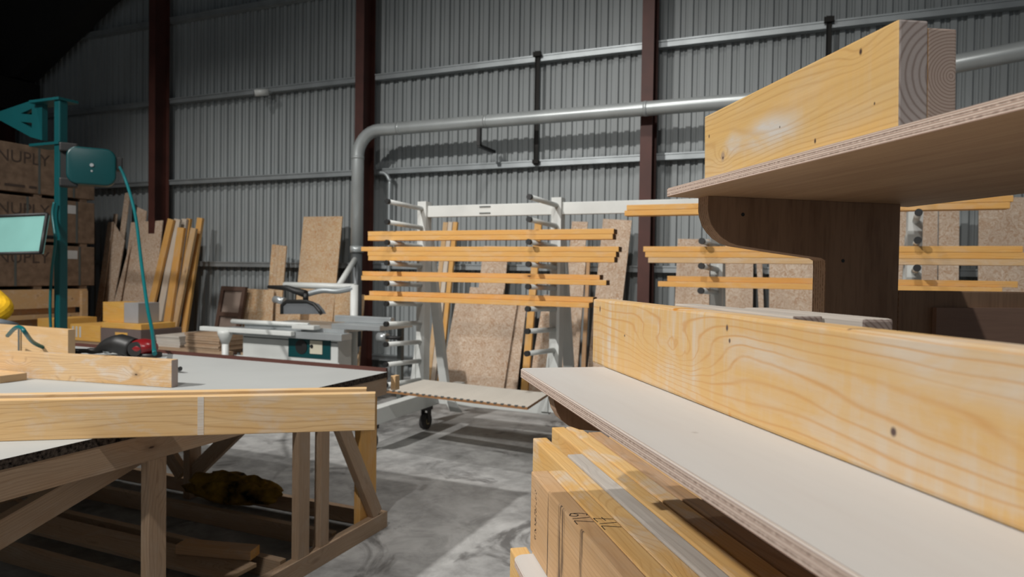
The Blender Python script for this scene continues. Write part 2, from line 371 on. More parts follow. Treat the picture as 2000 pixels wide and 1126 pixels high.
M_yel = plain('yellow_workwear', (0.85, 0.5, 0.02), 0.8, 0, 0.15, 0.2, 12)
M_refl = plain('grey_reflective_band', (0.14, 0.16, 0.18), 0.5)
M_skin = plain('skin', (0.5, 0.3, 0.22), 0.6)
M_hair = plain('dark_hair', (0.03, 0.02, 0.015), 0.8)
M_trou = plain('navy_trousers', (0.02, 0.025, 0.04), 0.85)
M_scr = plain('tinted_teal_glass', (0.2, 0.42, 0.385), 0.35, 0, 0.04)
M_alu = plain('aluminium', (0.5, 0.53, 0.54), 0.35, 0.6)
M_redp = plain('red_tool_plastic', (0.2, 0.008, 0.01), 0.3)
M_frame = plain('dark_brown_frame', (0.09, 0.05, 0.035), 0.6)
M_fpan = plain('brown_frame_panel', (0.25, 0.19, 0.155), 0.7)
M_scr.node_tree.nodes['Principled BSDF'].inputs['Emission Color'].default_value = (0.27, 0.55, 0.5, 1); M_scr.node_tree.nodes['Principled BSDF'].inputs['Emission Strength'].default_value = 0.08  # faint glow stands in for light reflected by the screen
M_cream = plain('cream_plastic', (0.6, 0.57, 0.45), 0.4)

# ------------------------------------------------------------------ the building
def struct(o): o['kind'] = 'structure'; return o
WX0, WX1, WY, WZ = -15.5, 6.0, 9.0, 8.5
fl = bmesh.new(); bmbox(fl, (WX0, -6, -0.1), (WX1+2, WY+0.3, 0)); struct(mk('floor', fl, M_floor))
# corrugated cladding
bm = bmesh.new(); prof = [(0, 0), (0.008, -0.036), (0.068, -0.036), (0.076, 0), (0.104, 0), (0.108, -0.014), (0.13, -0.014), (0.134, 0)]
pit = 0.16; xs = []; x = WX0
while x < WX1:
    for a, b_ in prof: xs.append((x+a, b_))
    x += pit
prev = None
for a, b_ in xs:
    lo = bm.verts.new((a, WY+b_, 0)); hi = bm.verts.new((a, WY+b_, WZ))
    if prev: bm.faces.new((prev[0], lo, hi, prev[1]))
    prev = (lo, hi)
struct(mk('wall_back', bm, M_wall))
struct(wbox('wall_left', (WX0, -1, 0), (WX0+0.15, WY, WZ), M_dark))
# dark roof plane and rafter haunch over the far left corner
bm = bmesh.new()
bmbox(bm, (WX0, -6, WZ), (WX1+2, WY+0.3, WZ+0.1)); struct(mk('ceiling', bm, M_dark))

COLX = [-14.8, -10.49, -6.15, -1.83, 2.5]
for i, cx in enumerate(COLX):
    bm = bmesh.new(); y0, y1, hw = 8.54, 8.84, 0.075
    bmbox(bm, (cx-hw, y0, 0), (cx+hw, y0+0.012, WZ)); bmbox(bm, (cx-hw, y1-0.012, 0), (cx+hw, y1, WZ)); bmbox(bm, (cx-0.006, y0+0.012, 0), (cx+0.006, y1-0.012, WZ))
    bmbox(bm, (cx-0.15, y0-0.08, 0), (cx+0.15, y1+0.05, 0.02))
    struct(mk('trim_%d' % (i+1), bm, M_col))
k = 6
for z in (0.28, 1.686, 3.13, 4.57, 6.0, 7.4):
    for a, b_ in zip(COLX, COLX[1:]+[WX1]):
        bm = bmesh.new(); e = 0.0; h = 0.085
        bmbox(bm, (a+0.005, 8.843, z-h/2), (b_-0.005, 8.855, z+h/2))     # front web, above it a lip
        bmbox(bm, (a+0.005, 8.855, z+h/2-0.008), (b_-0.005, 8.965, z+h/2)); bmbox(bm, (a+0.005, 8.855, z-h/2), (b_-0.005, 8.965, z-h/2+0.008))
        bmbox(bm, (a+0.005, 8.831, z+h/2-0.02), (b_-0.005, 8.843, z+h/2))
        struct(mk('trim_%d' % k, bm, M_galv)); k += 1
# diagonal dark rafter leg in the far left corner
a = onx(40, 200, -14.6); 
bm = bmesh.new(); bmbox(bm, (-0.25, -2.6, -0.3), (0.25, 0.0, 0.3))
m = Matrix.Translation((-14.3, 8.9, 4.9)) @ Matrix.Rotation(0, 4, 'X'); struct(mk('trim_%d' % k, bm, M_dark, None, m)); k += 1
P = [ony(x_, y_, 8.4) for x_, y_ in ((30, 150), (190, -10), (260, -60), (-60, -60), (-60, 150))]
bm = bmesh.new(); vs = [bm.verts.new(p) for p in P]; f = bm.faces.new(vs); r = bmesh.ops.extrude_face_region(bm, geom=[f])
bmesh.ops.translate(bm, verts=[g_ for g_ in r['geom'] if isinstance(g_, bmesh.types.BMVert)], vec=(0, 0.4, 0)); bmesh.ops.recalc_face_normals(bm, faces=list(bm.faces))
struct(mk('trim_%d' % k, bm, M_dark)); k += 1
# sag bars between rails
for i, (px, py) in enumerate(((1048, 200), (1618, 100))):
    X = ony(px, py, 8.8)[0]; z0, z1 = (3.1, 4.66) if i == 0 else (3.1, 4.66)
    bm = bmesh.new(); bmbox(bm, (-0.03, -0.008, 0), (0.03, 0.0, z1-z0)); bmbox(bm, (-0.03, -0.03, 0), (-0.022, -0.008, z1-z0))
    bmbox(bm, (-0.055, -0.05, z1-z0-0.08), (0.055, 0, z1-z0-0.02)); bmbox(bm, (-0.045, -0.04, 0.02), (0.045, 0, 0.07))
    struct(mk('trim_%d' % k, bm, M_dark if i == 0 else M_dark, None, Matrix.Translation((X, 8.82, z0)))); k += 1

# ------------------------------------------------------------------ extraction duct on the wall
dz = 3.69; dY = 8.35
Xe = ony(699, 300, dY)[0]; zE = ony(1000, 233, dY)[2]
rt = 0.36
path = [(Xe, dY, ony(692, 486, dY)[2]), (Xe, dY, zE-rt)] + [(Xe+rt-rt*math.cos(t), dY, zE-rt+rt*math.sin(t)) for t in [i*PI/2/8 for i in range(1, 9)]]
Xb = ony(1560, 190, dY)[0]
P1 = Vector((Xb, dY, zE)); dirb = Vector((0.896, -0.445, 0)); hd = Vector((1, 0, 0))
Q = onz(1861, 126, zE); # the run turns out from the wall
tt = (dY-Q[1])/(-dirb.y) if dirb.y else 0
corner = Q - dirb*((Q[1]-dY)/dirb.y)
path += [corner-hd*0.25] + [((corner-hd*0.25)*(1-t)**2 + corner*2*t*(1-t) + (corner+dirb*0.25)*t*t) for t in (0.25, 0.5, 0.75)] + [corner+dirb*0.25, corner+dirb*4.5]
duct = thing('extraction_duct', 'long round grey metal extraction duct elbowing off the corrugated wall and running to the right', 'duct', (Xe, dY, 0))
tube('duct_run', path, 0.088, M_duct, duct, 24)
for Pn, ax in ((Vector((Xe, dY, zE-rt-0.02)), 'z'), (Vector((Xe+rt+0.35, dY, zE)), 'x'), (Vector((-3.95, dY, zE)), 'x'), (Vector((-1.8, dY, zE)), 'x')):
    d_ = Vector((0, 0, 1)) if ax == 'z' else Vector((1, 0, 0)); tube('clamp_ring', [Pn-d_*0.02, Pn+d_*0.02], 0.093, M_duct, duct, 24)
zc = ony(692, 490, dY)[2]
tube('lower_pipe', [(Xe, dY, 0.5), (Xe, dY, zc)], 0.078, plain('dark_grey_duct', (0.12, 0.13, 0.135), 0.4, 0.4), duct, 24)
tube('collar', [(Xe, dY, zc-0.02), (Xe, dY, zc+0.07)], 0.098, M_duct, duct, 24)
tube('flexible_hose', bez([(Xe, dY, 0.52), (Xe-0.03, dY-0.05, 0.36), (Xe-0.25, dY-0.2, 0.3), (Xe-0.42, dY-0.4, 0.5)]), 0.06, M_galv, duct)
tube('branch_pipe', [(Xe, dY-0.02, zc-0.1), ony(660, 560, 7.7)], 0.04, M_rackw, duct)
bm = bmesh.new(); bmbox(bm, (-4.08, dY-0.02, zE-0.34), (-4.03, 8.84, zE-0.3)); bmbox(bm, (-4.08, dY-0.03, zE-0.32), (-4.03, dY+0.03, zE-0.08))
mk('wall_bracket', bm, M_black, duct)

# conduit with electric cable by the column right of the duct
cX = ony(757, 400, 8.75)[0]
cz = ony(752, 338, 8.75)[2]
tube('cable_conduit', bez([(cX, 8.8, 0.6), (cX, 8.8, cz-0.3), (cX, 8.8, cz-0.12), (cX-0.08, 8.8, cz), (cX-0.22, 8.8, cz+0.02)], 6), 0.03, M_galv)
tag(bpy.data.objects['cable_conduit'], 'thin grey conduit curving down beside the dark red column behind the white rack', 'conduit')
# bullet camera under the rail
P = ony(515, 180, 8.75)
sc_ = thing('security_camera', 'small white bullet camera fixed to the rail high on the wall', 'camera', P)
tube('camera_body', [P+Vector((-0.09, -0.1, -0.03)), P+Vector((0.09, 0.02, 0.0))], 0.055, M_rackw, sc_, 16)
tube('lens', [P+Vector((-0.1, -0.107, -0.032)), P+Vector((-0.085, -0.097, -0.03))], 0.035, M_black, sc_, 16)
tube('mount', [P+Vector((0.05, 0.0, 0)), P+Vector((0.07, 0.1, 0.02))], 0.02, M_rackw, sc_)

# ------------------------------------------------------------------ boards and timbers leaning on the wall
def lean(name, tl, tr, bl, br, y0, mats, label, cat, group=None, sl=0.0, th=0.016, bottom=0.0, topy=None):
    # corners from the photograph laid on a plane leaning on the wall: y = y0 + s*z
    s = sl
    n = Vector((0, 1, -s)); P0 = Vector((0, y0, 0))
    TL, TR, BL, BR = [onp(*q, P0, n) for q in (tl, tr, bl, br)]
    def down(T, B):
        d = B-T; return T + d*((bottom-T.z)/d.z)
    BL = down(TL, BL); BR = down(TR, BR)
    nn = n.normalized()
    c = (TL+TR+BL+BR)/4
    bm = bmesh.new()
    fr = [bm.verts.new(p-c) for p in (BL, BR, TR, TL)]; f = bm.faces.new(fr)
    r = bmesh.ops.extrude_face_region(bm, geom=[f]); bmesh.ops.translate(bm, verts=[g_ for g_ in r['geom'] if isinstance(g_, bmesh.types.BMVert)], vec=nn*th)
    bmesh.ops.recalc_face_normals(bm, faces=list(bm.faces))
    o = mk(name, bm, mats, None, Matrix.Translation(c)); return tag(o, label, cat, group)
def leanst(tl, tr, bl, br, y0, m, label, sl=0.09, th=0.045):
    # a timber: vertical in grain, so its local x runs along its length
    n = Vector((0, 1, -sl)); P0 = Vector((0, y0, 0))
    TL, TR, BL, BR = [onp(*q, P0, n) for q in (tl, tr, bl, br)]
    T = (TL+TR)/2; B = (BL+BR)/2; d = T-B; B = B - d*(B.z/d.z)
    wd = ((TR-TL).length+(BR-BL).length)/2
    x = (T-B).normalized(); zz = -n.normalized(); 
    mm = frame((T+B)/2, x, zz); L = (T-B).length
    mm = mm @ Matrix.Translation((0, 0, -th/2))
    bm = bmesh.new(); bmbox(bm, (-L/2, -wd/2, -th/2), (L/2, wd/2, th/2), 0, 1)
    o = mk('timber', bm, [m, M_endY], None, mm); return tag(o, label, 'timber', 'timbers leaning on the wall')

GB = 'strand boards leaning on the wall'
# far left bundle
lean('strand_board', (211, 434), (221, 433), (189, 592), (200, 594), 8.30, M_osb, 'narrow strand board strip at the left edge of the leaning bundle', 'board', GB, 0.1)
lean('strand_board', (221, 434), (243, 470), (204, 592), (221, 594), 8.33, M_osb, 'medium strand board with chipped top left of the wide leaning sheet', 'board', GB, 0.1)
lean('strand_board', (222, 417), (229, 418), (210, 500), (217, 501), 8.42, M_osb, 'strand board strip just peeping above the left end of the leaning bundle', 'board', GB, 0.1)
lean('strand_board', (244, 377), (254, 375), (216, 592), (226, 594), 8.45, M_osb, 'tall thin strand board strip left of the green hose', 'board', GB, 0.1)
lean('strand_board', (247, 500), (255, 470), (222, 592), (234, 594), 8.27, M_osb, 'short strand board strip in the dark gap left of the wide leaning sheet', 'board', GB, 0.1)
lean('strand_board', (256, 434), (318, 430), (234, 600), (296, 645), 8.32, M_osb, 'widest strand board sheet of the left bundle behind the green hose', 'board', GB, 0.1)
lean('strand_board', (268, 404), (286, 412), (256, 520), (274, 524), 8.40, M_osb, 'strand board offcut rising behind the widest sheet beside the hose', 'board', GB, 0.1)
lean('strand_board', (294, 373), (309, 375), (276, 560), (291, 562), 8.47, M_osb, 'tallest strand board strip right of the green hose', 'board', GB, 0.1)
# yellow timbers
for i, (q, y0, m, lb) in enumerate([
    (((328, 428), (338, 427), (278, 640), (290, 640)), 8.20, M_far, 'leaning timber at the left of the row against the wall, dark yellow'),
    (((341, 428), (351, 427), (300, 640), (313, 640)), 8.26, M_white, 'whitish leaning timber, second from the left in the row'),
    (((349, 444), (357, 444), (315, 640), (333, 640)), 8.14, M_far, 'shorter yellow leaning timber in front of the white ones'),
    (((355, 427), (364, 427), (330, 600), (340, 600)), 8.38, M_white, 'pale leaning timber set back behind the short yellow one'),
    (((364, 426), (372, 427), (341, 600), (348, 600)), 8.44, M_far, 'orange edged leaning timber right beside the pale one set back'),
    (((373, 445), (382, 445), (333, 640), (345, 640)), 8.2, M_tan, 'pale tan leaning timber with lower top, second from right in the row'),
    (((385, 425), (395, 425), (353, 640), (364, 640)), 8.32, M_far, 'rightmost yellow timber of the leaning row beside the blank wall')]):
    leanst(*q, y0, m, lb)
# beside and behind the saw
lean('strand_board', (478, 563), (535, 566), (470, 690), (528, 692), 8.27, M_osb2, 'short orange strand board square left of the saw guard', 'board', GB, 0.1)
for j in range(4):
    a = j*8
    lean('strand_board', (531+a*0.9, 477+j), (538+a*0.9, 477+j), (519+a*0.9, 620), (526+a*0.9, 620), 8.44-0.03*j, M_osb2,
         ['pale strand board strip, left one of the narrow upright bundle left of the tall sheet', 'strand board strip second in the narrow upright bundle', 'strand board strip third in the narrow upright bundle', 'strand board strip at the right of the narrow upright bundle'][j], 'board', GB, 0.06, 0.02)
lean('strand_board', (593, 423), (669, 422), (577, 600), (652, 600), 8.45, M_osb2, 'tall clean strand board sheet standing behind the saw', 'board', GB, 0.08)
lean('strand_board', (540, 590), (588, 592), (536, 690), (580, 692), 8.22, M_osb2, 'low strand board piece partly hidden behind the saw guard', 'board', GB, 0.08)
lean('strand_board', (655, 565), (686, 567), (648, 690), (678, 692), 8.47, M_osb2, 'narrow strand board between the tall sheet and the vertical duct', 'board', GB, 0.03)
lean('strand_board', (703, 575), (712, 575), (694, 690), (703, 690), 8.5, M_osb2, 'strand board sliver beside the dark lower duct', 'board', GB, 0.03)
# behind the white rack
for q, y0, m, lb in [
    (((866, 434), (874, 433), (832, 740), (841, 741)), 8.42, M_tan, 'tan leaning timber at the left of the bundle behind the white rack'),
    (((875, 433), (884, 433), (842, 741), (849, 741)), 8.40, M_white, 'white edged leaning timber behind the left of the white rack'),
    (((885, 433), (893, 433), (854, 742), (862, 742)), 8.38, M_far, 'dark yellow leaning timber beside the white edged one behind the rack'),
    (((1044, 434), (1058, 434), (1018, 756), (1030, 757)), 8.30, M_far, 'yellow leaning timber behind the second upright of the rack')]:
    leanst(*q, y0, m, lb)
lean('strand_board', (893, 572), (1012, 579), (861, 742), (984, 757), 8.28, M_osb, 'large clean strand board sheet leaning behind the open bay of the white rack', 'board', GB, 0.1)
lean('strand_board', (945, 480), (993, 481), (925, 640), (978, 645), 8.48, M_osb, 'upright strand board strip showing between the rack timbers above the large sheet', 'board', GB, 0.07)
lean('strand_board', (918, 560), (984, 564), (900, 700), (968, 705), 8.4, M_osb, 'strand board peeping just above the top edge of the large sheet', 'board', GB, 0.08)
lean('strand_board', (1013, 578), (1030, 580), (986, 752), (1010, 755), 8.33, M_osb, 'shaded strand board strip right against the large sheet', 'board', GB, 0.1)
lean('strand_board', (1062, 575), (1082, 576), (1035, 735), (1070, 738), 8.36, M_osb, 'strand board showing left of the second rack upright below the timbers', 'board', GB, 0.1)
lean('strand_board', (1117, 432), (1148, 433), (1093, 715), (1120, 717), 8.45, M_osb, 'tall narrow strand board between the second upright and the yellow beam', 'board', GB, 0.06)
lean('strand_board', (1138, 480), (1146, 481), (1120, 717), (1128, 717), 8.3, M_osb, 'thin board edge right beside the tall narrow strand board', 'board', GB, 0.1, 0.03)
lean('strand_board', (1147, 482), (1153, 482), (1135, 717), (1143, 717), 8.28, M_brown, 'brown board edge, right one of the thin pair near the yellow beam', 'board', GB, 0.1, 0.03)
lean('strand_board', (1178, 427), (1234, 430), (1160, 600), (1214, 602), 8.48, M_osb, 'tall strand board sheet rising above the yellow beam end', 'board', GB, 0.06)
lean('strand_board', (1324, 466), (1386, 467), (1317, 610), (1385, 610), 8.45, M_osb, 'strand board sheet just right of the third steel column', 'board', GB, 0.04)
lean('strand_board', (1412, 440), (1472, 440), (1410, 610), (1470, 612), 8.45, M_osb, 'strand board sheet seen right of the third rack upright', 'board', GB, 0.04)
lean('strand_board', (1477, 500), (1488, 500), (1482, 610), (1492, 610), 8.4, M_osb, 'strand board strip in the dark gap beyond the plywood bracket', 'board', GB, 0.04)
lean('strand_board', (1503, 440), (1612, 440), (1502, 612), (1612, 612), 8.45, M_osb, 'broad strand board sheet framed by the plywood bracket opening', 'board', GB, 0.04)
lean('strand_board', (1755, 395), (1776, 395), (1752, 600), (1773, 600), 8.42, M_osb, 'strand board strip left of the fourth rack upright', 'board', GB, 0.04)
lean('strand_board', (1800, 395), (1832, 395), (1798, 600), (1830, 600), 8.4, M_osb, 'strand board right behind the fourth rack upright', 'board', GB, 0.04)
lean('strand_board', (1834, 395), (1874, 395), (1832, 600), (1872, 600), 8.42, M_osb, 'strand board with its right edge at the dark steel post', 'board', GB, 0.04)
lean('strand_board', (1912, 385), (2040, 385), (1910, 600), (2040, 600), 8.45, M_osb, 'strand board sheet at the right frame edge under the upper shelf', 'board', GB, 0.04)
# brown framed panel leaning left of the saw
y0 = 8.15; n = Vector((0, 1, -0.1)); P0 = Vector((0, y0, 0))
fp = [onp(*q, P0, n) for q in ((432, 558), (480, 560), (408, 700), (456, 703))]
TL, TR, BL, BR = fp; BL = TL+(BL-TL)*((0-TL.z)/(BL-TL).z); BR = TR+(BR-TR)*((0-TR.z)/(BR-TR).z)
wf = thing('framed_panel', 'dark brown two-pane frame with pale brown panels leaning left of the orange strand board', 'frame', (BL+BR)/2)
def ipt(a, b): return (BL+(BR-BL)*a) + ((TL+(TR-TL)*a)-(BL+(BR-BL)*a))*b
def qbar(nm, a0, b0, a1, b1, m, th, off=0):
    bm = bmesh.new(); q = [ipt(a0, b0), ipt(a1, b0), ipt(a1, b1), ipt(a0, b1)]; c = sum(q, Vector())/4; nn = n.normalized()
    f = bm.faces.new([bm.verts.new(p-c+nn*off) for p in q]); r = bmesh.ops.extrude_face_region(bm, geom=[f])
    bmesh.ops.translate(bm, verts=[g_ for g_ in r['geom'] if isinstance(g_, bmesh.types.BMVert)], vec=nn*th); bmesh.ops.recalc_face_normals(bm, faces=list(bm.faces))
    mk(nm, bm, m, wf, Matrix.Translation(c))
qbar('stile', 0, 0, 0.13, 1, M_frame, 0.05); qbar('stile', 0.87, 0, 1, 1, M_frame, 0.05)
for b0 in (0, 0.33, 0.64, 0.95): qbar('rail', 0.13, b0, 0.87, b0+0.05, M_frame, 0.05)
for b0 in (0.05, 0.38, 0.69): qbar('panel', 0.13, b0, 0.87, b0+(0.28 if b0 < 0.1 else 0.26), M_fpan, 0.01, 0.03)

# ------------------------------------------------------------------ white cantilever rack on castors
UX = [-3.63, -2.16, -0.68, 0.81]; UY = 6.2; armz = [2.275-0.197*i for i in range(10)]
rack = thing('cantilever_rack', 'long white steel cantilever rack on castors with round arms and black end caps', 'rack', (-2.9, 6.2, 0))
for i, ux in enumerate(UX):
    # upright: tapering front plate, box behind
    o = prism('upright', [(-0.045, 0.28), (0.045, 0.28), (0.05, 1.2), (0.05, 2.33), (-0.05, 2.33), (-0.05, 1.2)], 0.12, M_rackw, rack, Matrix.Translation((ux, UY-0.06, 0)))
    bm = bmesh.new()
    for s_ in (-1, 1):
        v = [bm.verts.new(c) for c in ((s_*0.05, -0.065, 0.28), (s_*0.13 if s_ < 0 else 0.05, -0.065, 0.28), (s_*0.052, -0.065, 0.9), (s_*0.05, -0.065, 0.9))] if s_ < 0 else []
        if v: 
            f = bm.faces.new(v); r = bmesh.ops.extrude_face_region(bm, geom=[f]); bmesh.ops.translate(bm, verts=[g_ for g_ in r['geom'] if isinstance(g_, bmesh.types.BMVert)], vec=(0, 0.01, 0))
    bmesh.ops.recalc_face_normals(bm, faces=list(bm.faces)); mk('gusset', bm, M_rackw, rack, Matrix.Translation((ux, UY, 0)))
    a_ = Vector((ux, UY+0.09, 1.95)); b_ = Vector((ux, UY+0.5, 0.3)); mm = frame((a_+b_)/2, b_-a_, (0, -1, 0)); bm = bmesh.new(); bmbox(bm, (-(b_-a_).length/2, -0.05, -0.03), ((b_-a_).length/2, 0.05, 0.03)); mk('rear_strut', bm, M_rackw, rack, mm)
    bm = bmesh.new()
    for z in armz: bmtube(bm, [(0.0, -0.075, z+0.05), (0.0, -0.07, z-0.05)], 0.02, 6)
    bm.free()
    for kk, z in enumerate(armz):
        if kk == 9 and i > 1: continue
        up = 0.0
        a = tube('arm', [(ux, UY-0.06, z-0.02), (ux-0.055, UY-0.6, z+up)], 0.0235, M_rackw, rack, 12)
        dd = Vector((-0.055, -0.54, 0.02)).normalized(); e = Vector((ux-0.055, UY-0.6, z+up))
        tube('end_cap', [e-dd*0.01, e+dd*0.022], 0.026, M_black, a, 12)
    # base arm with castors
    if i in (0, 3):
        bx0 = ux+0.13
        bm = bmesh.new(); bmbox(bm, (-0.055, 0, 0.235), (0.055, 1.85, 0.38), 0, None, 0.006); mk('base_arm', bm, M_rackw, rack, Matrix.Translation((bx0, 4.96, 0)))
        for cy in (5.08, 6.05):
            cst = thing('castor', None, None, (0, 0, 0)); del_ = cst
            cst.parent = rack; cst.location = Vector((bx0, cy, 0))-rack.location
            bm = bmesh.new(); t = 0.028
            bmtube(bm, [(-t, 0, 0.085), (t, 0, 0.085)], 0.082, 24); mk('wheel', bm, M_rub, cst, Matrix.Translation((bx0, cy, 0)))
            bm = bmesh.new(); bmtube(bm, [(-t-0.004, 0, 0.085), (t+0.004, 0, 0.085)], 0.035, 16); mk('hub', bm, plain('yellowed_hub', (0.3, 0.24, 0.12), 0.5), cst, Matrix.Translation((bx0, cy, 0)))
            bm = bmesh.new()
            for s_ in (-1, 1): bmbox(bm, (s_*0.036-0.004, -0.025, 0.07), (s_*0.036+0.004, 0.045, 0.2))
            bmbox(bm, (-0.05, -0.05, 0.2), (0.05, 0.06, 0.235)); mk('fork', bm, M_rub, cst, Matrix.Translation((bx0, cy, 0)))
bm = bmesh.new(); bmbox(bm, (UX[0]+0.05, UY-0.03, 2.17), (UX[1]-0.05, UY+0.03, 2.285), 0, None, 0.004); o = mk('top_beam', bm, M_rackw, rack)
bm = bmesh.new()
for zz in (2.198, 2.262): bmbox(bm, (-2.98, UY-0.036, zz-0.006), (-2.86, UY-0.0305, zz+0.006))
mk('slot', bm, M_strap, o)
for a, b_ in zip(UX[1:], UX[2:]):
    bm = bmesh.new(); bmbox(bm, (a+0.05, UY-0.03, 2.17), (b_-0.05, UY+0.03, 2.285), 0, None, 0.004); mk('top_beam', bm, M_rackw, rack)
for a, b_ in zip(UX, UX[1:]):
    bm = bmesh.new(); bmbox(bm, (a+0.05, UY-0.04, 0.25), (b_-0.05, UY+0.04, 0.42), 0, None, 0.004); mk('bottom_beam', bm, M_rackw, rack)
bm = bmesh.new(); bmbox(bm, (UX[0]+0.2, UY-0.05, 0.245), (UX[0]+0.21, UY+0.2, 0.245+0.2)); bm.free()
# diagonal knee plate at the first base arm
bm = bmesh.new(); vs = [bm.verts.new(c) for c in ((-3.42, 6.13, 0.43), (-3.33, 6.13, 0.43), (-3.12, 6.13, 0.19), (-3.26, 6.13, 0.19))]; f = bm.faces.new(vs)
r = bmesh.ops.extrude_face_region(bm, geom=[f]); bmesh.ops.translate(bm, verts=[g_ for g_ in r['geom'] if isinstance(g_, bmesh.types.BMVert)], vec=(0, 0.01, 0)); bmesh.ops.recalc_face_normals(bm, faces=list(bm.faces)); mk('knee_plate', bm, M_rackw, rack)
# slatted board on the lowest arms
pz = armz[9]+0.024
c = [onz(752, 766, pz), onz(1030, 800, pz), onz(1072, 772, pz), onz(828, 745, pz)]
bm = bmesh.new(); f = bm.faces.new([bm.verts.new(p) for p in c]); r = bmesh.ops.extrude_face_region(bm, geom=[f]); bmesh.ops.translate(bm, verts=[g_ for g_ in r['geom'] if isinstance(g_, bmesh.types.BMVert)], vec=(0, 0, 0.022)); bmesh.ops.recalc_face_normals(bm, faces=list(bm.faces)); bm.normal_update()
for f in bm.faces:
    if abs(f.normal.z) < 0.5: f.material_index = 1
pb = mk('shelf_board', bm, [plyface('shelf_board_face', (0.56, 0.53, 0.47), (0.48, 0.45, 0.4), (6, 1, 1), 0.6, 0.1, False), plain('shelf_board_edge', (0.3, 0.15, 0.06), 0.8)])
tag(pb, 'pale flat board lying across the lowest arms of the white rack', 'board')
bm = bmesh.new(); d_ = c[1]-c[0]
for t in [i/22+0.02 for i in range(22)]:
    q = c[0]+d_*t+Vector((0, 0, 0.022)); bmbox(bm, q+Vector((-0.012, -0.004, -0.006)), q+Vector((0.012, 0.012, 0.005)))
mk('edge_clip', bm, M_strap, pb)['kind'] = 'stuff'

# timbers on the rack arms : (row arm, layer, x0px, x1px, width, setback, material)
def rackrow(x0, x1, arm, layer, yback, m, label, grp, h=0.044, wd=0.12):
    z = armz[arm]+0.0245+layer*0.0455; y = 5.68+yback
    X0 = ony(x0, 500, y)[0]; X1 = ony(x1, 500, y)[0]
    return timber('timber', (X0, y, z), (1, 0, 0), X1-X0, wd, h, [m, M_enddark], label, 'timber', grp)
GR = 'timbers on the left arms of the white rack'; GR2 = 'timbers on the right arms of the white rack'
rackrow(718, 1196, 2, 0, 0, M_far, 'lower timber of the top pair on the left bay of the white rack', GR)
rackrow(718, 1198, 2, 1, 0, M_far, 'upper timber of the top pair on the left bay of the white rack', GR)
rackrow(719, 1200, 3, 0, 0, M_far, 'bottom timber of the pile of three on the white rack', GR)
rackrow(718, 1203, 3, 1, 0, M_far, 'middle timber of the pile of three on the white rack', GR)
rackrow(705, 1208, 3, 2, 0, M_far, 'top timber of the pile of three, sticking out left on the white rack', GR)
rackrow(706, 1185, 4, 0, 0, M_far, 'bright lower timber of the second lowest pair on the white rack', GR)
rackrow(708, 1172, 4, 1, 0.07, M_far, 'shaded brown upper timber of the second lowest pair on the white rack', GR)
rackrow(712, 1152, 5, 0, 0, M_far, 'bright lower timber of the lowest pair on the white rack', GR)
rackrow(722, 1160, 5, 1, 0.08, M_far, 'shaded upper timber of the lowest pair on the white rack', GR)
rackrow(1218, 1970, 1, 0, 0, M_far, 'lower timber of the highest pair above the plywood bracket opening', GR2)
rackrow(1222, 1976, 1, 1, 0, M_far, 'upper timber of the highest pair reaching behind the upper shelf', GR2)
rackrow(1266, 2010, 3, 0, 0, M_tan, 'palest bottom timber of the pile of three right of the steel column', GR2)
rackrow(1260, 2012, 3, 1, 0, M_far, 'middle timber of the pile of three right of the steel column', GR2)
rackrow(1256, 1998, 3, 2, 0, M_far, 'top timber of the pile of three right of the steel column', GR2)
rackrow(1286, 1960, 4, 0, 0.02, M_far, 'lower timber of the dark lowest pair on the right bay', GR2)
rackrow(1304, 1990, 4, 1, 0.06, M_far, 'upper timber of the dark lowest pair on the right bay', GR2)

# ------------------------------------------------------------------ panel saw
SY = 6.45
saw = thing('panel_saw', 'white sliding table saw with teal control panel and overhead blade guard', 'saw', (-5.6, SY+0.4, 0))
def pb_(name, x0, y0, x1, y1, Y, depth, m, bev=0.004, parent=None):
    A = ony(x0, (y0+y1)/2, Y); B = ony(x1, (y0+y1)/2, Y); T = ony((x0+x1)/2, y0, Y); Bo = ony((x0+x1)/2, y1, Y)
    return wbox(name, (A.x, Y, Bo.z), (B.x, Y+depth, T.z), m, parent or saw, bev)
A = ony(474, 680, SY); B = ony(660, 690, SY); zt = ony(560, 652, SY).z
body = wbox('body', (A.x, SY, 0.12), (B.x, SY+0.26, zt), M_rackw, saw, 0.01)
wbox('plinth', (A.x-0.05, SY-0.03, 0.0), (B.x+0.02, SY+0.3, 0.12), M_strap, saw, 0.01)
wbox('body_ledge', (A.x-0.12, SY-0.02, ony(560, 700, SY).z-0.03), (B.x+0.03, SY-0.001, ony(560, 700, SY).z), M_rackw, saw)
wbox('seam', (A.x+0.02, SY-0.004, zt-0.07), (B.x-0.01, SY, zt-0.06), M_strap, saw)
cp = pb_('control_panel', 563, 657, 645, 699, SY-0.012, 0.011, M_teald)
PC = ony(588, 677, SY-0.02); tube('dial', [PC, PC+Vector((0, 0.01, 0))], 0.085, M_black, cp, 24)
PQ = [ony(x_, y_, SY-0.022) for x_, y_ in ((605, 664), (629, 692))]
wbox('cream_cover', (PQ[0].x, SY-0.022, PQ[1].z), (PQ[1].x, SY-0.012, PQ[0].z), M_cream, cp, 0.004)
PK = ony(608, 676, SY-0.03); tube('knob', [PK, PK+Vector((0, 0.01, 0))], 0.022, M_black, cp, 16)
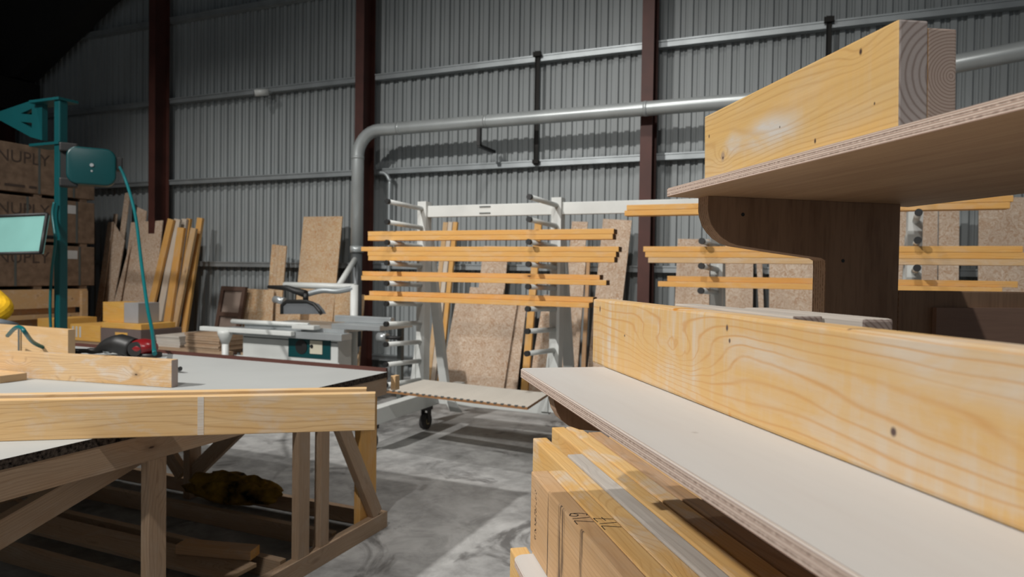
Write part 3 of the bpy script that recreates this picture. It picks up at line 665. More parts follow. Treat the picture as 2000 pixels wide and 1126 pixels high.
# tables
zt2 = zt+0.09
TX0 = ony(475, 640, SY).x; TX1 = ony(690, 640, SY+0.2).x
wbox('saw_table', (TX0, SY+0.02, zt+0.05), (TX1, SY+0.95, zt2), M_alu, saw, 0.004)
s0 = ony(402, 636, SY-0.1); s1 = ony(655, 645, SY-0.1)
wbox('sliding_rail', (s0.x+0.3, SY-0.12, zt-0.03), (s1.x+0.1, SY+0.08, zt+0.05), M_alu, saw, 0.008)
wbox('outrigger_beam', (s0.x, SY-0.2, zt+0.0), (s1.x-0.55, SY-0.13, zt+0.055), M_rackw, saw, 0.01)
pl = ony(440, 665, SY-0.165); tube('support_leg', [(pl.x, SY-0.165, 0.0), (pl.x, SY-0.165, zt)], 0.04, M_rackw, saw, 16)
bm = bmesh.new(); bmtube(bm, [(0, 0, -0.14), (0, 0, -0.02), (0, 0, 0.02)], [0.045, 0.09, 0.09], 16); mk('leg_socket', bm, M_rackw, saw, Matrix.Translation((pl.x, SY-0.165, zt)))
tube('long_fence', [(s0.x+0.35, SY-0.02, zt2+0.03), (TX1-0.5, SY+0.02, zt2+0.03)], 0.028, M_rackw, saw, 8)
r0_ = ony(600, 618, SY+0.35); r1_ = ony(747, 618, SY+0.1)
wbox('right_table', (TX1-0.2, SY+0.05, zt2+0.001), (r1_.x, SY+0.75, zt2+0.06), M_alu, saw, 0.006)
wbox('rip_fence', (TX1-0.35, SY+0.3, zt2+0.061), (r1_.x-0.02, SY+0.38, zt2+0.14), M_alu, saw, 0.01)
tube('fence_rod', [(r1_.x, SY+0.02, zt2-0.06), (r1_.x+0.3, SY+0.02, zt2-0.06)], 0.022, M_black, saw)
tube('fence_clamp', [(r1_.x+0.0, SY+0.02, zt2-0.06), (r1_.x+0.12, SY+0.02, zt2-0.06)], 0.05, M_alu, saw)
wbox('crosscut_stop', (TX1-0.62, SY-0.14, zt+0.081), (TX1-0.3, SY-0.02, zt2+0.04), M_rackw, saw, 0.01)
wbox('table_leg', (r1_.x-0.12, SY+0.6, 0), (r1_.x-0.06, SY+0.66, zt2), M_strap, saw)
# blade guard hanging from the overhead arm
gY = SY+0.25
def gp(x_, y_, Y=gY): return ony(x_, y_, Y)
gc = [gp(*q) for q in ((551, 613), (551, 596), (560, 588), (600, 588), (614, 594), (624, 606), (628, 613))]
c0 = gp(590, 605)
gd = prism('blade_guard', [(p.x-c0.x, p.z-c0.z) for p in gc], 0.09, plain('smoked_guard', (0.14, 0.15, 0.16), 0.3), saw, Matrix.Translation((c0.x, gY, c0.z)))
tube('guard_rim', [p+Vector((0, -0.004, 0)) for p in gc], 0.022, M_black, gd, 8)
tube('suction_stub', [gp(536, 584, gY+0.05), gp(556, 588, gY+0.05)], 0.045, M_alu, gd, 12)
tube('guard_post', [gp(597, 588, gY+0.04), gp(597, 572, gY+0.04)], 0.035, M_black, saw, 10)
oa = [gp(*q, gY+0.05) for q in ((524, 560), (560, 562), (597, 574))]
bm = bmesh.new(); bmtube(bm, [oa[0], oa[1], oa[2]], [0.022, 0.035, 0.05], 8); mk('guard_handle', bm, M_black, saw)
tube('overhead_arm', [gp(556, 556, gY+0.35), gp(694, 560, gY+0.35)], 0.04, M_rackw, saw, 8)
tube('arm_post', [gp(692, 556, gY+0.35), Vector((gp(692, 556, gY+0.35).x, gY+0.35, 0))], 0.05, M_rackw, saw, 10)
tube('suction_hose', bez([gp(600, 574, gY+0.2), gp(630, 567, gY+0.25), gp(660, 568, gY+0.3), gp(690, 562, gY+0.33)]), 0.035, M_galv, saw)
tube('arm_stay', [gp(560, 560, gY+0.3), gp(600, 574, gY+0.1)], 0.02, M_black, saw)

# ------------------------------------------------------------------ stacks between bench and wall
def stack_slab(name, a, b_, Y, depth, m, label, cat, z0=None, bev=0.003, grp=None):
    A = ony(*a, Y); B = ony(*b_, Y); o = wbox(name, (A.x, Y, B.z if z0 is None else z0), (B.x, Y+depth, A.z), m, None, bev); return tag(o, label, cat, grp)
# boards stack (thin slats) on a low trestle
tr = thing('trestle', 'plain timber trestle under the stacked boards and beams beyond the bench', 'trestle', (-8.3, 6.6, 0))
TZ = 0.5
wbox('top_rail', (-11.05, 6.86, TZ-0.09), (-7.0, 6.96, TZ), M_leg, tr); wbox('top_rail', (-11.05, 7.5, TZ-0.09), (-7.0, 7.6, TZ), M_leg, tr)
for X in (-10.6, -9.0, -7.2):
    for Y in (6.87, 7.51): wbox('leg', (X, Y, 0), (X+0.08, Y+0.08, TZ-0.09), M_leg, tr)
for X in (-10.5, -8.9, -7.1): wbox('cross_rail', (X, 6.97, 0.3), (X+0.06, 7.5, 0.38), M_leg, tr)
def slab_stack(x0, x1, ytop, Y, depth, n_, tag_, mats, hh=None):
    A = ony(x0, ytop, Y); B = ony(x1, ytop, Y); zt_ = (A.z+B.z)/2; h = (zt_-TZ)/n_
    for i in range(n_):
        jx = random.uniform(-0.015, 0.015); jy = random.uniform(-0.01, 0.01)
        o = wbox('plank', (A.x+jx, Y+jy, TZ+i*h+0.0005), (B.x+jx, Y+depth+jy, TZ+(i+1)*h-0.001), mats, None, 0.002)
        tag(o, tag_, 'plank', tag_)
slab_stack(306, 352, 655, 6.9, 0.7, 6, 'short light planks piled flat beyond the bench, left pile beside the saw', M_grey)
slab_stack(362, 428, 651, 6.85, 0.75, 7, 'short brownish planks piled flat beyond the bench, right pile beside the saw', M_leg)
slab_stack(272, 302, 648, 7.1, 0.4, 4, 'pale offcut planks piled flat behind the red tool', M_white)
# yellow glued beams
Y = 6.85
def gl(a, b_, Y, depth, lbl, m=M_far, side=None):
    A = ony(*a, Y); B = ony(*b_, Y)
    o = timber('glued_beam', (A.x, Y, B.z), (0, 1, 0), depth, A.x-B.x, A.z-B.z, [m, side or M_far], None) if False else wbox('glued_beam', (A.x, Y, B.z), (B.x, Y+depth, A.z), m, None, 0.003)
    return tag(o, lbl, 'beam', 'yellow beams stacked beyond the bench')
zb = ony(200, 672, Y).z
M_gl = wood('glued_beam_yellow', (0.82, 0.48, 0.12), (0.6, 0.3, 0.06), lines=0.35, wamt=0.1, samt=0.5, period=0.03, knots=0.0)
A = ony(137, 632, Y); B = ony(196, 674, Y)
bl = wbox('glued_beam', (A.x, Y, TZ+0.001), (B.x, Y+0.8, A.z), M_gl, None, 0.004); tag(bl, 'wide yellow beam with white stripes, lower one of the block beyond the bench', 'beam', 'yellow beams beyond the bench')
bm = bmesh.new()
for xx in (141, 148, 155): 
    q = ony(xx, 650, Y-0.001); bmbox(bm, (q.x, Y-0.002, TZ+0.05), (q.x+0.035, Y-0.0005, A.z-0.03))
mk('white_stripe', bm, M_rackw, bl)
B2 = ony(275, 640, Y)
b2 = wbox('wrapped_beam', (B.x+0.004, Y, TZ+0.001), (B2.x, Y+0.7, ony(235, 642, Y).z), plain('grey_brown_wrap', (0.17, 0.13, 0.12), 0.7), None, 0.004); tag(b2, 'grey brown wrapped block with a yellow slot beside the striped yellow beam', 'block')
q = [ony(225, 648, Y), ony(249, 655, Y)]; wbox('slot', (q[0].x, Y-0.003, q[1].z), (q[1].x, Y+0.001, q[0].z), M_gl, b2)
b3 = wbox('glued_beam', (ony(196, 635, Y).x, Y+0.02, ony(235, 642, Y).z+0.002), (ony(273, 635, Y).x, Y+0.6, ony(235, 631, Y).z), M_gl, None, 0.003); tag(b3, 'thin yellow slab lying on the grey brown block', 'beam', 'yellow beams beyond the bench')
zz = ony(235, 631, Y).z+0.002
b4 = wbox('glued_beam', (ony(201, 610, Y+0.1).x, Y+0.1, zz), (ony(242, 610, Y+0.1).x, Y+0.45, ony(222, 590, Y+0.1).z), M_gl, None, 0.003); tag(b4, 'orange yellow block on top of the stack, left half of the top block', 'beam', 'yellow beams beyond the bench')
b5 = wbox('beam_block', (ony(242, 610, Y+0.1).x+0.003, Y+0.1, zz), (ony(270, 610, Y+0.1).x, Y+0.45, ony(255, 591, Y+0.1).z), plain('grey_block', (0.42, 0.41, 0.41), 0.7), None, 0.003); tag(b5, 'light grey block next to the orange block on top of the stack', 'block')
b6 = wbox('glued_beam', (ony(73, 625, Y).x, Y, TZ+0.001), (ony(104, 625, Y).x, Y+0.7, ony(88, 622, Y).z), M_gl, None, 0.003); tag(b6, 'small yellow beam end left of the teal post', 'beam', 'yellow beams beyond the bench')

# ------------------------------------------------------------------ packs of boards far left
PX = -11.19
M_txt = M_packink
def text(name, s_, size, mw, m, parent=None, ext=0.001):
    cu = bpy.data.curves.new('t', 'FONT'); cu.body = s_; cu.size = size; cu.extrude = ext
    o = bpy.data.objects.new('t', cu); COL.objects.link(o); dg = bpy.context.evaluated_depsgraph_get()
    me = bpy.data.meshes.new_from_object(o.evaluated_get(dg)); bpy.data.objects.remove(o)
    me.materials.clear(); me.materials.append(m)
    t = bpy.data.objects.new(name, me); COL.objects.link(t)
    if parent: t.parent = parent; t.matrix_basis = Matrix.Translation(parent_loc(parent)).inverted() @ mw
    else: t.matrix_world = mw
    return t
zs = [1.24, 1.95, 2.70, 3.50]
names = ['bottom', 'middle', 'top']
for i in range(3):
    p_ = thing('board_pack', 'brown strapped pack of boards at far left, %s of the three packs' % names[i], 'pack', (PX-0.6, 6.5, zs[i]), 'brown packs of boards')
    wbox('pack_body', (PX-1.2, 4.6, zs[i]+0.045), (PX, 8.0, zs[i+1]-0.01), M_pack, p_, 0.01)
    for yy in (4.8, 5.6, 6.35, 7.0, 7.75): wbox('bearer', (PX-1.18, yy, zs[i]-0.009), (PX-0.01, yy+0.12, zs[i]+0.045), M_pack, p_)
    for yy in (5.3, 6.7+0.18*i, 7.72-0.05*i):
        wbox('strap', (PX-0.0005, yy, zs[i]+0.046), (PX+0.004, yy+0.035, zs[i+1]-0.012), M_strap, p_)
    m = Matrix(((0, 0, 1, PX+0.001), (1, 0, 0, 6.15), (0, 1, 0, zs[i+1]-0.30), (0, 0, 0, 1)))
    text('printed_lettering', 'RENUPLY', 0.26, m, M_txt, p_)
    m = Matrix(((0, 0, 1, PX+0.001), (1, 0, 0, 6.2), (0, 1, 0, zs[i]+0.12), (0, 0, 0, 1)))
    if i == 2:
        bm = bmesh.new(); yy = 5.9
        for wd_ in (0.1, 0.22, 0.16, 0.3, 0.12): bmbox(bm, (PX, yy, zs[i]+0.12), (PX+0.002, yy+wd_, zs[i]+0.16)); yy += wd_+0.06
        mk('small_print', bm, M_txt, p_)
    if i < 2: wbox('paper_label', (PX, 7.5, zs[i+1]-0.22), (PX+0.003, 7.7, zs[i+1]-0.08), M_label, p_)
# timber cradle below the packs
cr = thing('timber_cradle', 'yellow brown timber crate carrying the brown packs', 'crate', (PX-0.6, 6.5, 0))
wbox('side_board', (PX-1.1, 4.7, 0.93), (PX+0.03, 7.85, 1.23), M_tan, cr); wbox('lower_board', (PX-1.1, 4.7, 0.76), (PX+0.03, 7.8, 0.83), M_tan, cr)
wbox('inner_board', (PX-1.1, 4.75, 0.02), (PX-0.1, 7.7, 0.76), M_brown, cr)
wbox('inner_board', (PX-1.1, 4.75, 0.83), (PX-0.05, 7.7, 0.93), M_brown, cr)
for yy in (7.72, 6.0, 4.7): wbox('post', (PX+0.031, yy, 0), (PX+0.09, yy+0.1, 1.2), M_tan, cr)
wbox('foot', (PX-1.1, 4.7, 0), (PX-0.05, 4.75, 0.9), M_brown, cr)

# ------------------------------------------------------------------ teal jib post with arm, hose reel and screen
py = 4.8; px0 = ony(105, 400, py).x; px1 = ony(130, 400, py).x; pw = (px1-px0)*0.45; pc = px0+pw/2; px1 = px0+pw
jib = thing('jib_post', 'tall teal steel post with a pierced triangular swing arm at its top', 'post', (pc, py+0.1, 0))
bm = bmesh.new(); bmbox(bm, (-pw/2, -pw/2, 0), (pw/2, pw/2, ony(117, 195, py).z), 0, None, 0.012); mk('post', bm, M_teal, jib, Matrix.Translation((pc, py+pw/2, 0)))
wbox('base_plate', (pc-0.2, py-0.1, 0), (pc+0.2, py+0.3, 0.02), M_teal, jib)
zt_ = ony(95, 192, py).z; zb_ = ony(95, 278, py).z
for z_ in (zt_, zb_): wbox('hinge_plate', (ony(60, 200, py).x, py-0.02, z_-0.03), (px1+0.01, py+0.2, z_), M_teal, jib, 0.004)
tube('hinge_pin', [(ony(96, 200, py).x, py+0.08, zb_), (ony(96, 200, py).x, py+0.08, zt_)], 0.022, M_alu, jib)
def L(x_, y_): p_ = ony(x_, y_, py+0.06); return (p_.x, p_.z)
prism('swing_arm', [L(82, 198), L(82, 272), L(62, 265), L(-60, 232), L(-60, 220), L(0, 220), L(62, 197)][::-1] if False else [L(84, 197), L(84, 274), L(62, 268), L(0, 234), L(-120, 236), L(-120, 216), L(0, 218), L(62, 197)], 0.06, M_teal, jib, Matrix.Translation((0, py+0.05, 0)),
      holes=[[L(64, 212), L(64, 224), L(42, 222)], [L(64, 240), L(64, 251), L(42, 238)]])
rl = thing('hose_reel', 'dark teal rounded hose reel hung on the teal post', 'reel', ony(175, 325, py))
ctr = ony(179, 326, py+0.02); rdr = ray(177, 326); rdr.z = 0; rdr.normalize(); dist = (ctr-CAM).dot(fw)
hwx = 41.5*dist/F; hz = 36*dist/F
rl.location = ctr
RM = frame(ctr, Vector((rdr.y, -rdr.x, 0)))       # local x to the right as seen from the bench, local y away
def rb(nm, bm, m, sm=False):
    o = mk(nm, bm, m, None, None, sm); o.parent = rl; o.matrix_basis = Matrix.Translation(ctr).inverted() @ RM; return o
bm = bmesh.new(); bmbox(bm, (-hwx, -0.08, -hz), (hwx, 0.12, hz))
ve = [e for e in bm.edges if abs((e.verts[0].co-e.verts[1].co).y) > 0.1]; bmesh.ops.bevel(bm, geom=ve, offset=0.1, segments=8, profile=0.5, affect='EDGES')
bmesh.ops.bevel(bm, geom=[e for e in bm.edges if abs(e.verts[0].co.y-e.verts[1].co.y) < 1e-4], offset=0.02, segments=3, profile=0.5, affect='EDGES')
rb('reel_case', bm, M_teald, True)
bm = bmesh.new(); bmtube(bm, [(0, -0.09, 0.01), (0, -0.078, 0.01)], 0.018, 12); bmtube(bm, [(0, -0.085, -0.05), (0, -0.078, -0.05)], 0.01, 10); rb('centre_bolt', bm, M_alu)
bm = bmesh.new(); bmbox(bm, (-hwx-0.05, 0.0, -hz*0.8), (-hwx+0.02, 0.1, hz*0.8)); rb('mounting_bracket', bm, M_black)
for s_ in (-1, 1):
    bm = bmesh.new(); bmbox(bm, (-hwx-0.06, -0.05, s_*hz*0.93-0.045), (-hwx+0.1, 0.1, s_*hz*0.93+0.045), 0, None, 0.015); rb('bracket_block', bm, M_black)
bm = bmesh.new(); bmbox(bm, (hwx-0.03, -0.06, -0.02), (hwx+0.06, 0.06, 0.12), 0, None, 0.015); rb('hose_outlet', bm, M_black)
ex = RM @ Vector((hwx+0.03, 0, 0.03))
tend = onz(302, 690, 1.06)
pts = [Vector(ex), ony(243, 345, 4.7), ony(256, 385, 4.6), ony(266, 430, 4.5), ony(277, 520, 4.2), ony(288, 600, 3.95), ony(297, 645, 3.7), tend]
hose = tube('air_hose', bez(pts, 8), 0.014, M_hose); tag(hose, 'teal air hose drooping from the reel down to the black and red tool', 'hose')
pts = [onz(112, 686, 0.992), onz(90, 680, 1.03), onz(65, 668, 1.09), onz(50, 650, 1.18), onz(42, 640, 1.21), onz(30, 640, 1.2), onz(15, 655, 1.12)]
hose = tube('air_hose', bez(pts, 8), 0.013, M_hose); tag(hose, 'short teal hose looping up over the timbers at the left of the bench', 'hose')
# screen
sy = 4.45
scn = thing('screen', 'tilted teal tinted screen with thin black frame on the teal post', 'screen', ony(60, 457, sy))
c = [ony(x_, y_, sy) for x_, y_ in ((-130, 428), (92, 418), (110, 494), (-130, 500))]
c[2] += Vector((0, -0.15, 0)); c[3] += Vector((0, -0.15, 0))
nn = (c[1]-c[0]).cross(c[2]-c[1]).normalized()
if nn.y > 0: nn = -nn
bm = bmesh.new(); cc = sum(c, Vector())/4
f = bm.faces.new([bm.verts.new(p-cc) for p in c]); r = bmesh.ops.extrude_face_region(bm, geom=[f]); bmesh.ops.translate(bm, verts=[g_ for g_ in r['geom'] if isinstance(g_, bmesh.types.BMVert)], vec=-nn*0.03); bmesh.ops.recalc_face_normals(bm, faces=list(bm.faces))
mk('screen_glass', bm, M_scr, scn, Matrix.Translation(cc))
for a, b_ in zip(c, c[1:]+c[:1]): tube('frame_bar', [a, b_], 0.018, M_black, scn, 6)
tube('support_arm', [cc-nn*0.03+Vector((0.3, 0, 0)), (pc, py-0.01, cc.z)], 0.02, M_black, scn)
# cable down the post
cb = tube('cable', bez([ony(106, 395, py-0.05), ony(103, 420, py-0.06), ony(108, 470, py-0.08), ony(101, 530, py-0.06), ony(98, 600, py-0.05), ony(100, 660, py-0.05)]), 0.014, M_hose); tag(cb, 'thin cable hanging down the left side of the teal post', 'cable')

# ------------------------------------------------------------------ the timber work bench
BX = -2.36; BZ = 0.976; BYF = 3.60; BYN = 0.75; BXL = -6.3
bench = thing('work_bench', 'large low timber framed work bench with pale top', 'bench', (-4.3, 2.2, 0))
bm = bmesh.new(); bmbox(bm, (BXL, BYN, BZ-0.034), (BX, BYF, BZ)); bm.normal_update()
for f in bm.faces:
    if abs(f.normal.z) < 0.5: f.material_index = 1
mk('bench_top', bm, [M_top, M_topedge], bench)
Wd = [M_leg, M_end]
tz = BZ-0.034
def bt(nm, P, d, L_, wd, ht, m=M_leg, za=(0, 0, 1)): return timber(nm, P, d, L_, wd, ht, [m, M_endY], parent=bench, za=za, bev=0.002)
bt('side_rail', (BX-0.002, BYN, tz-0.105), (0, 1, 0), BYF-BYN, 0.045, 0.105, M_tan if False else M_leg)     # fascia on the right side
bt('side_rail', (BXL+0.05, BYN, tz-0.105), (0, 1, 0), BYF-BYN, 0.045, 0.105)
bt('long_rail', (BXL+0.05, BYF-0.046, tz-0.105), (1, 0, 0), BX-BXL-0.1, 0.044, 0.105)
bt('long_rail', (BXL+0.05, BYN+0.002, tz-0.105), (1, 0, 0), BX-BXL-0.1, 0.044, 0.105)
for Y_ in (1.3, 2.0, 2.7): bt('cross_rail', (BXL+0.05, Y_, tz-0.1), (1, 0, 0), BX-BXL-0.1, 0.044, 0.1)
# posts along the right side
def post(X, Y, wx, wy, m=M_leg, z0=0.0, z1=tz-0.105): return timber('post', (X+wx, Y+wy, z0), (0, 0, 1), z1-z0, wx, wy, [m, M_endY], parent=bench, za=(0, -1, 0), bev=0.002)
for xa, xb, yy, X_, m in ((275, 325, 1000, BX-0.003, M_leg), (570, 605, 960, BX-0.003, M_leg), (614, 643, 950, BX-0.003, M_leg), (692, 735, 930, BX-0.055, M_far)):
    ya = onx(xa, yy, X_-0.045).y; yb = onx(xb, yy, X_).y; post(X_-0.045, ya, 0.045, yb-ya, m)
# near corner brace (broad dark board), far corner brace
def brace(nm, a, b_, wd, th, m=M_leg):
    a = Vector(a); b_ = Vector(b_); x_ = (b_-a).normalized(); side = Vector((1, 0, 0)) if abs(x_.x) < 0.5 else Vector((0, 1, 0))
    zz_ = side.cross(x_); mm = frame(a, x_, zz_); L_ = (b_-a).length; mm.translation = (a+b_)/2
    bm = bmesh.new(); bmbox(bm, (-L_/2, -th/2, -wd/2), (L_/2, th/2, wd/2), 0, 1, 0.002); return mk(nm, bm, [m, M_endY], bench, mm)
qa, qb = onx(-60, 1073, BX-0.16), onx(330, 845, BX-0.16); brace('brace', qb, qa, 0.1, 0.045, M_leg)
brace('brace', onx(662, 822, BX-0.026), onx(733, 1003, BX-0.026), 0.09, 0.045, M_leg)
# bottom sill right side and far side
bt('sill', (BX+0.0, BYN, 0.0), (0, 1, 0), 3.62-BYN, 0.05, 0.1)
bt('sill', (BXL, 3.57, 0.0), (1, 0, 0), BX-BXL-0.06, 0.045, 0.095)
# far side posts and braces
for X in (-3.93, -5.4, -6.2): post(X, 3.46, 0.06, 0.1, M_leg)
brace('brace', (-3.15, 3.50, 0.80), (-3.88, 3.50, 0.17), 0.1, 0.045); brace('brace', (-4.62, 3.50, 0.8), (-3.98, 3.50, 0.15), 0.1, 0.045)
# floor level rails across and inner short posts
for Y_, m in ((3.17, M_leg), (2.75, M_leg), (2.30, M_leg), (1.7, M_leg), (1.2, M_leg)): bt('floor_rail', (BXL, Y_, 0.0), (1, 0, 0), BX-BXL-0.08, 0.045, 0.1, m)
for X in (-4.35, -5.6):
    for Y_ in (2.68, 1.63): post(X, Y_, 0.06, 0.06, M_leg, 0.1, tz-0.1)
bt('sill', (-4.6, 1.0, 0.1), (0, 1, 0), 2.55, 0.045, 0.09)
bt('lower_board', (-4.4, 1.35, 0.1), (1, 0, 0), 1.9, 0.24, 0.02, M_leg); bt('lower_board', (-4.2, 2.45, 0.1), (1, 0, 0), 1.7, 0.2, 0.02, M_leg)
# red brown edge strip
wbox('edge_strip', (BXL, BYF, BZ-0.05), (BX-0.01, BYF+0.02, BZ+0.022), M_red, bench)
# small block under far corner and hook
tag(wbox('timber_block', (BX+0.006, 3.63, 0.86), (BX+0.04, 3.68, 0.95), M_tan, None, 0.003), 'small tan timber end peeping out behind the far corner of the bench', 'timber')
# yellow cloth bundle under the bench
bm = bmesh.new(); bmesh.ops.create_icosphere(bm, subdivisions=4, radius=1)
from mathutils import noise as mn
for v in bm.verts:
    k_ = 1+0.3*mn.noise(v.co*2.2)+0.16*mn.noise(v.co*6); v.co = Vector((v.co.x*0.36*k_, v.co.y*0.12*k_, max(-0.07, v.co.z*0.1*k_)))
q = onz(470, 985, 0.12)
tag(mk('cloth_bundle', bm, plain('yellow_black_cloth', (0.22, 0.13, 0.015), 0.9, 0, 0.5, 0.2, 9), None, Matrix.Translation((-3.38, 3.36, 0.172)), True), 'crumpled yellow cloth bundle on the floor rails under the bench', 'cloth')
# short offcuts lying on the rails under the bench
tag(timber('offcut', (-2.95, 2.55, 0.122), (1, 0.25, 0), 0.42, 0.09, 0.05, [M_brown, M_far]), 'short sawn offcut lying under the bench near the two middle posts', 'offcut')
tag(timber('offcut', (-3.9, 1.95, 0.0), (1, -0.1, 0), 0.9, 0.12, 0.045, [M_grey, M_end]), 'pale grey offcut lying low under the left of the bench', 'offcut')

# beams lying on the bench
D1 = (onz(733, 840, BZ)-onz(0, 862, BZ)).normalized()
e1 = onz(733, 840, BZ)
timber('timber_beam', e1-D1*2.6+Vector((0, 0, 0.0005)), D1, 2.6, 0.045, 0.146, [M_bench, M_endY], 'long yellow beam on edge across the bench, nearer of the parallel pair', 'beam', 'beams lying on the bench')
wst = bmesh.new(); pq = onp(392, 800, e1, Vector((0, 0, 1)).cross(D1))
nb = Vector((0, 0, 1)).cross(D1)
lm = bpy.data.objects['timber_beam']
bmbox(wst, (-0.011, -0.0005, 0.003), (0.011, 0.002, 0.1455)); mm = frame(e1-D1*((e1-pq).dot(D1)), D1); mk('light_stripe', wst, M_white, lm, None)  # pale strip paints in the bright edge of a shadow band
wm = bpy.data.objects['light_stripe']; wm.parent = None; wm.matrix_world = mm; 
wm.parent = lm; wm.matrix_parent_inverse = Matrix.Identity(4); wm.matrix_basis = lm.matrix_basis.inverted() @ mm
e2 = e1-D1*0.02+Vector((0, 0, 1)).cross(D1)*0.10; e2 = e1+nb*0.115-D1*0.035
timber('timber_beam', e2-D1*2.6+Vector((0, 0, 0.0005)), D1, 2.6, 0.045, 0.146, [M_bench, M_endY], 'long yellow beam on edge across the bench, farther of the parallel pair', 'beam', 'beams lying on the bench')
D2 = (onz(335, 757, BZ)-onz(0, 735, BZ)).normalized(); e3 = onz(335, 757, BZ)
timber('timber_beam', e3-D2*1.9+Vector((0, 0, 0.0005)), D2, 1.9, 0.048, 0.145, [M_mott, M_end], 'knotty stained beam on edge at the left of the bench with its sawn end facing right', 'beam')
tag(timber('plank', onz(57, 744, BZ)-Vector((1.3, 0.02, 0))+Vector((0, -0.1, 0.0005)), (1, 0, 0), 1.25, 0.14, 0.04, [M_tan, M_endY]), 'flat plank on the bench poking out before the stained beam at the left edge', 'plank')
e4 = onz(127, 702, BZ); D4 = Vector((1, -0.02, 0))
o4 = timber('timber_beam', e4-D4*1.5+Vector((0, 0.02, 0.0005)), D4, 1.5, 0.05, 0.2, [M_tan, M_endY], 'tall pale timber block on edge behind the stained beam, bound by a dark strap', 'beam')
q = onp(32, 665, e4, (0, 1, 0)); bm = bmesh.new(); bmbox(bm, (-0.008, -0.003, 0), (0.008, 0.0, 0.2)); s_ = mk('strap', bm, M_strap, None, Matrix.Translation((q.x, e4.y+0.017, BZ)))
s_.parent = o4; s_.matrix_basis = o4.matrix_basis.inverted() @ Matrix.Translation((q.x, e4.y+0.017, BZ))
# angle grinder style air tool
tl_ = onz(170, 693, BZ); tr_ = onz(300, 697, BZ)
tool = thing('air_tool', 'black and red air sander lying on the bench with hose attached', 'tool', (tl_+tr_)/2)
D = (tr_-tl_).normalized(); L_ = (tr_-tl_).length
def tp(t, z_, s_=0): return tl_+D*(L_*t)+Vector((0, 0, z_))+Vector((-D.y, D.x, 0))*s_
bm = bmesh.new(); bmtube(bm, bez([tp(-0.25, 0.028), tp(0.0, 0.03), tp(0.15, 0.035), tp(0.3, 0.07), tp(0.5, 0.085), tp(0.7, 0.06)], 4), [0.016]*5+[0.022+0.0*i for i in range(4)]+[0.03+0.006*i for i in range(8)]+[0.07]*4, 14); mk('tool_handle', bm, M_black, tool)
tube('coupling', [tp(0.28, 0.045), tp(0.36, 0.05)], 0.032, M_alu, tool)
tube('air_fitting', [tp(-0.45, 0.018), tp(-0.25, 0.022), tp(-0.1, 0.026)], 0.018, M_black, tool)
bm = bmesh.new(); bmesh.ops.create_uvsphere(bm, u_segments=20, v_segments=12, radius=1)
for v in bm.verts: v.co = Vector((v.co.x*0.1, v.co.y*0.09, v.co.z*0.062))
rd = mk('motor_housing', bm, M_redp, tool, Matrix.Translation(tp(0.85, 0.066)), True)
tube('black_cap', [tp(0.83, 0.062, -0.086), tp(0.83, 0.062, -0.05)], 0.05, M_black, rd, 20)
tube('base_pad', [tp(0.95, 0.001), tp(0.95, 0.03)], 0.075, M_black, tool, 20)
q = onz(345, 728, BZ); hk = tube('hook', bez([q+Vector((-0.06, 0.03, 0.02)), q+Vector((0, 0.02, 0.02)), q+Vector((0.03, 0, 0.03))]), 0.012, M_black); tag(hk, 'small black hook behind the sawn end of the stained beam', 'hook')

# ------------------------------------------------------------------ person in yellow workwear at the left edge
pxn = ony(-60, 620, 4.15)
per = thing('person', 'person in yellow work jacket with grey reflective band, only the elbow in view', 'person', (pxn.x-0.1, 4.2, 0))
bx = pxn.x-0.1; by = 4.2
def skin(name, nodes, edges, m, parent, root=0):
    me = bpy.data.meshes.new(name); me.from_pydata([n_[0] for n_ in nodes], edges, []); o = bpy.data.objects.new(name, me); COL.objects.link(o)
    md = o.modifiers.new('s', 'SKIN'); 
    for i, n_ in enumerate(nodes):
        sv = me.skin_vertices[0].data[i] if me.skin_vertices else None
        if sv: sv.radius = (n_[1], n_[2] if len(n_) > 2 else n_[1]); sv.use_root = (i == root)
    sb = o.modifiers.new('u', 'SUBSURF'); sb.levels = 2; sb.render_levels = 2
    me.materials.append(m); o.parent = parent
    return o
# coordinates relative to the person; facing the bench (-y)
ebx = ony(26, 612, 4.15)
E = Vector((ebx.x-bx, ebx.y-by, ebx.z))
nodes = [((0, 0, 0.95), 0.15, 0.11), ((0, 0, 1.15), 0.15, 0.11), ((0, -0.05, 1.38), 0.17, 0.12), ((0, -0.1, 1.5), 0.07, 0.07), ((0, -0.13, 1.58), 0.06, 0.065),
         ((0.2, -0.07, 1.42), 0.07), ((E.x-0.08, E.y, E.z+0.05), 0.065), ((E.x-0.10, -0.3, E.z-0.1), 0.045), ((E.x-0.18, -0.42, 1.06), 0.03),
         ((-0.2, -0.07, 1.42), 0.07), ((-0.33, -0.08, 1.16), 0.055), ((-0.28, -0.32, 1.06), 0.045), ((-0.24, -0.42, 1.05), 0.03),
         ((0.1, 0, 0.86), 0.09), ((0.12, -0.01, 0.5), 0.065), ((0.12, 0.02, 0.12), 0.05), ((0.13, -0.12, 0.05), 0.045),
         ((-0.1, 0, 0.86), 0.09), ((-0.12, -0.01, 0.5), 0.065), ((-0.12, 0.02, 0.12), 0.05), ((-0.13, -0.12, 0.05), 0.045)]
edges = [(0, 1), (1, 2), (2, 3), (3, 4), (2, 5), (5, 6), (6, 7), (7, 8), (2, 9), (9, 10), (10, 11), (11, 12), (0, 13), (13, 14), (14, 15), (15, 16), (0, 17), (17, 18), (18, 19), (19, 20)]
bd = skin('body', nodes, edges, M_skin, per)
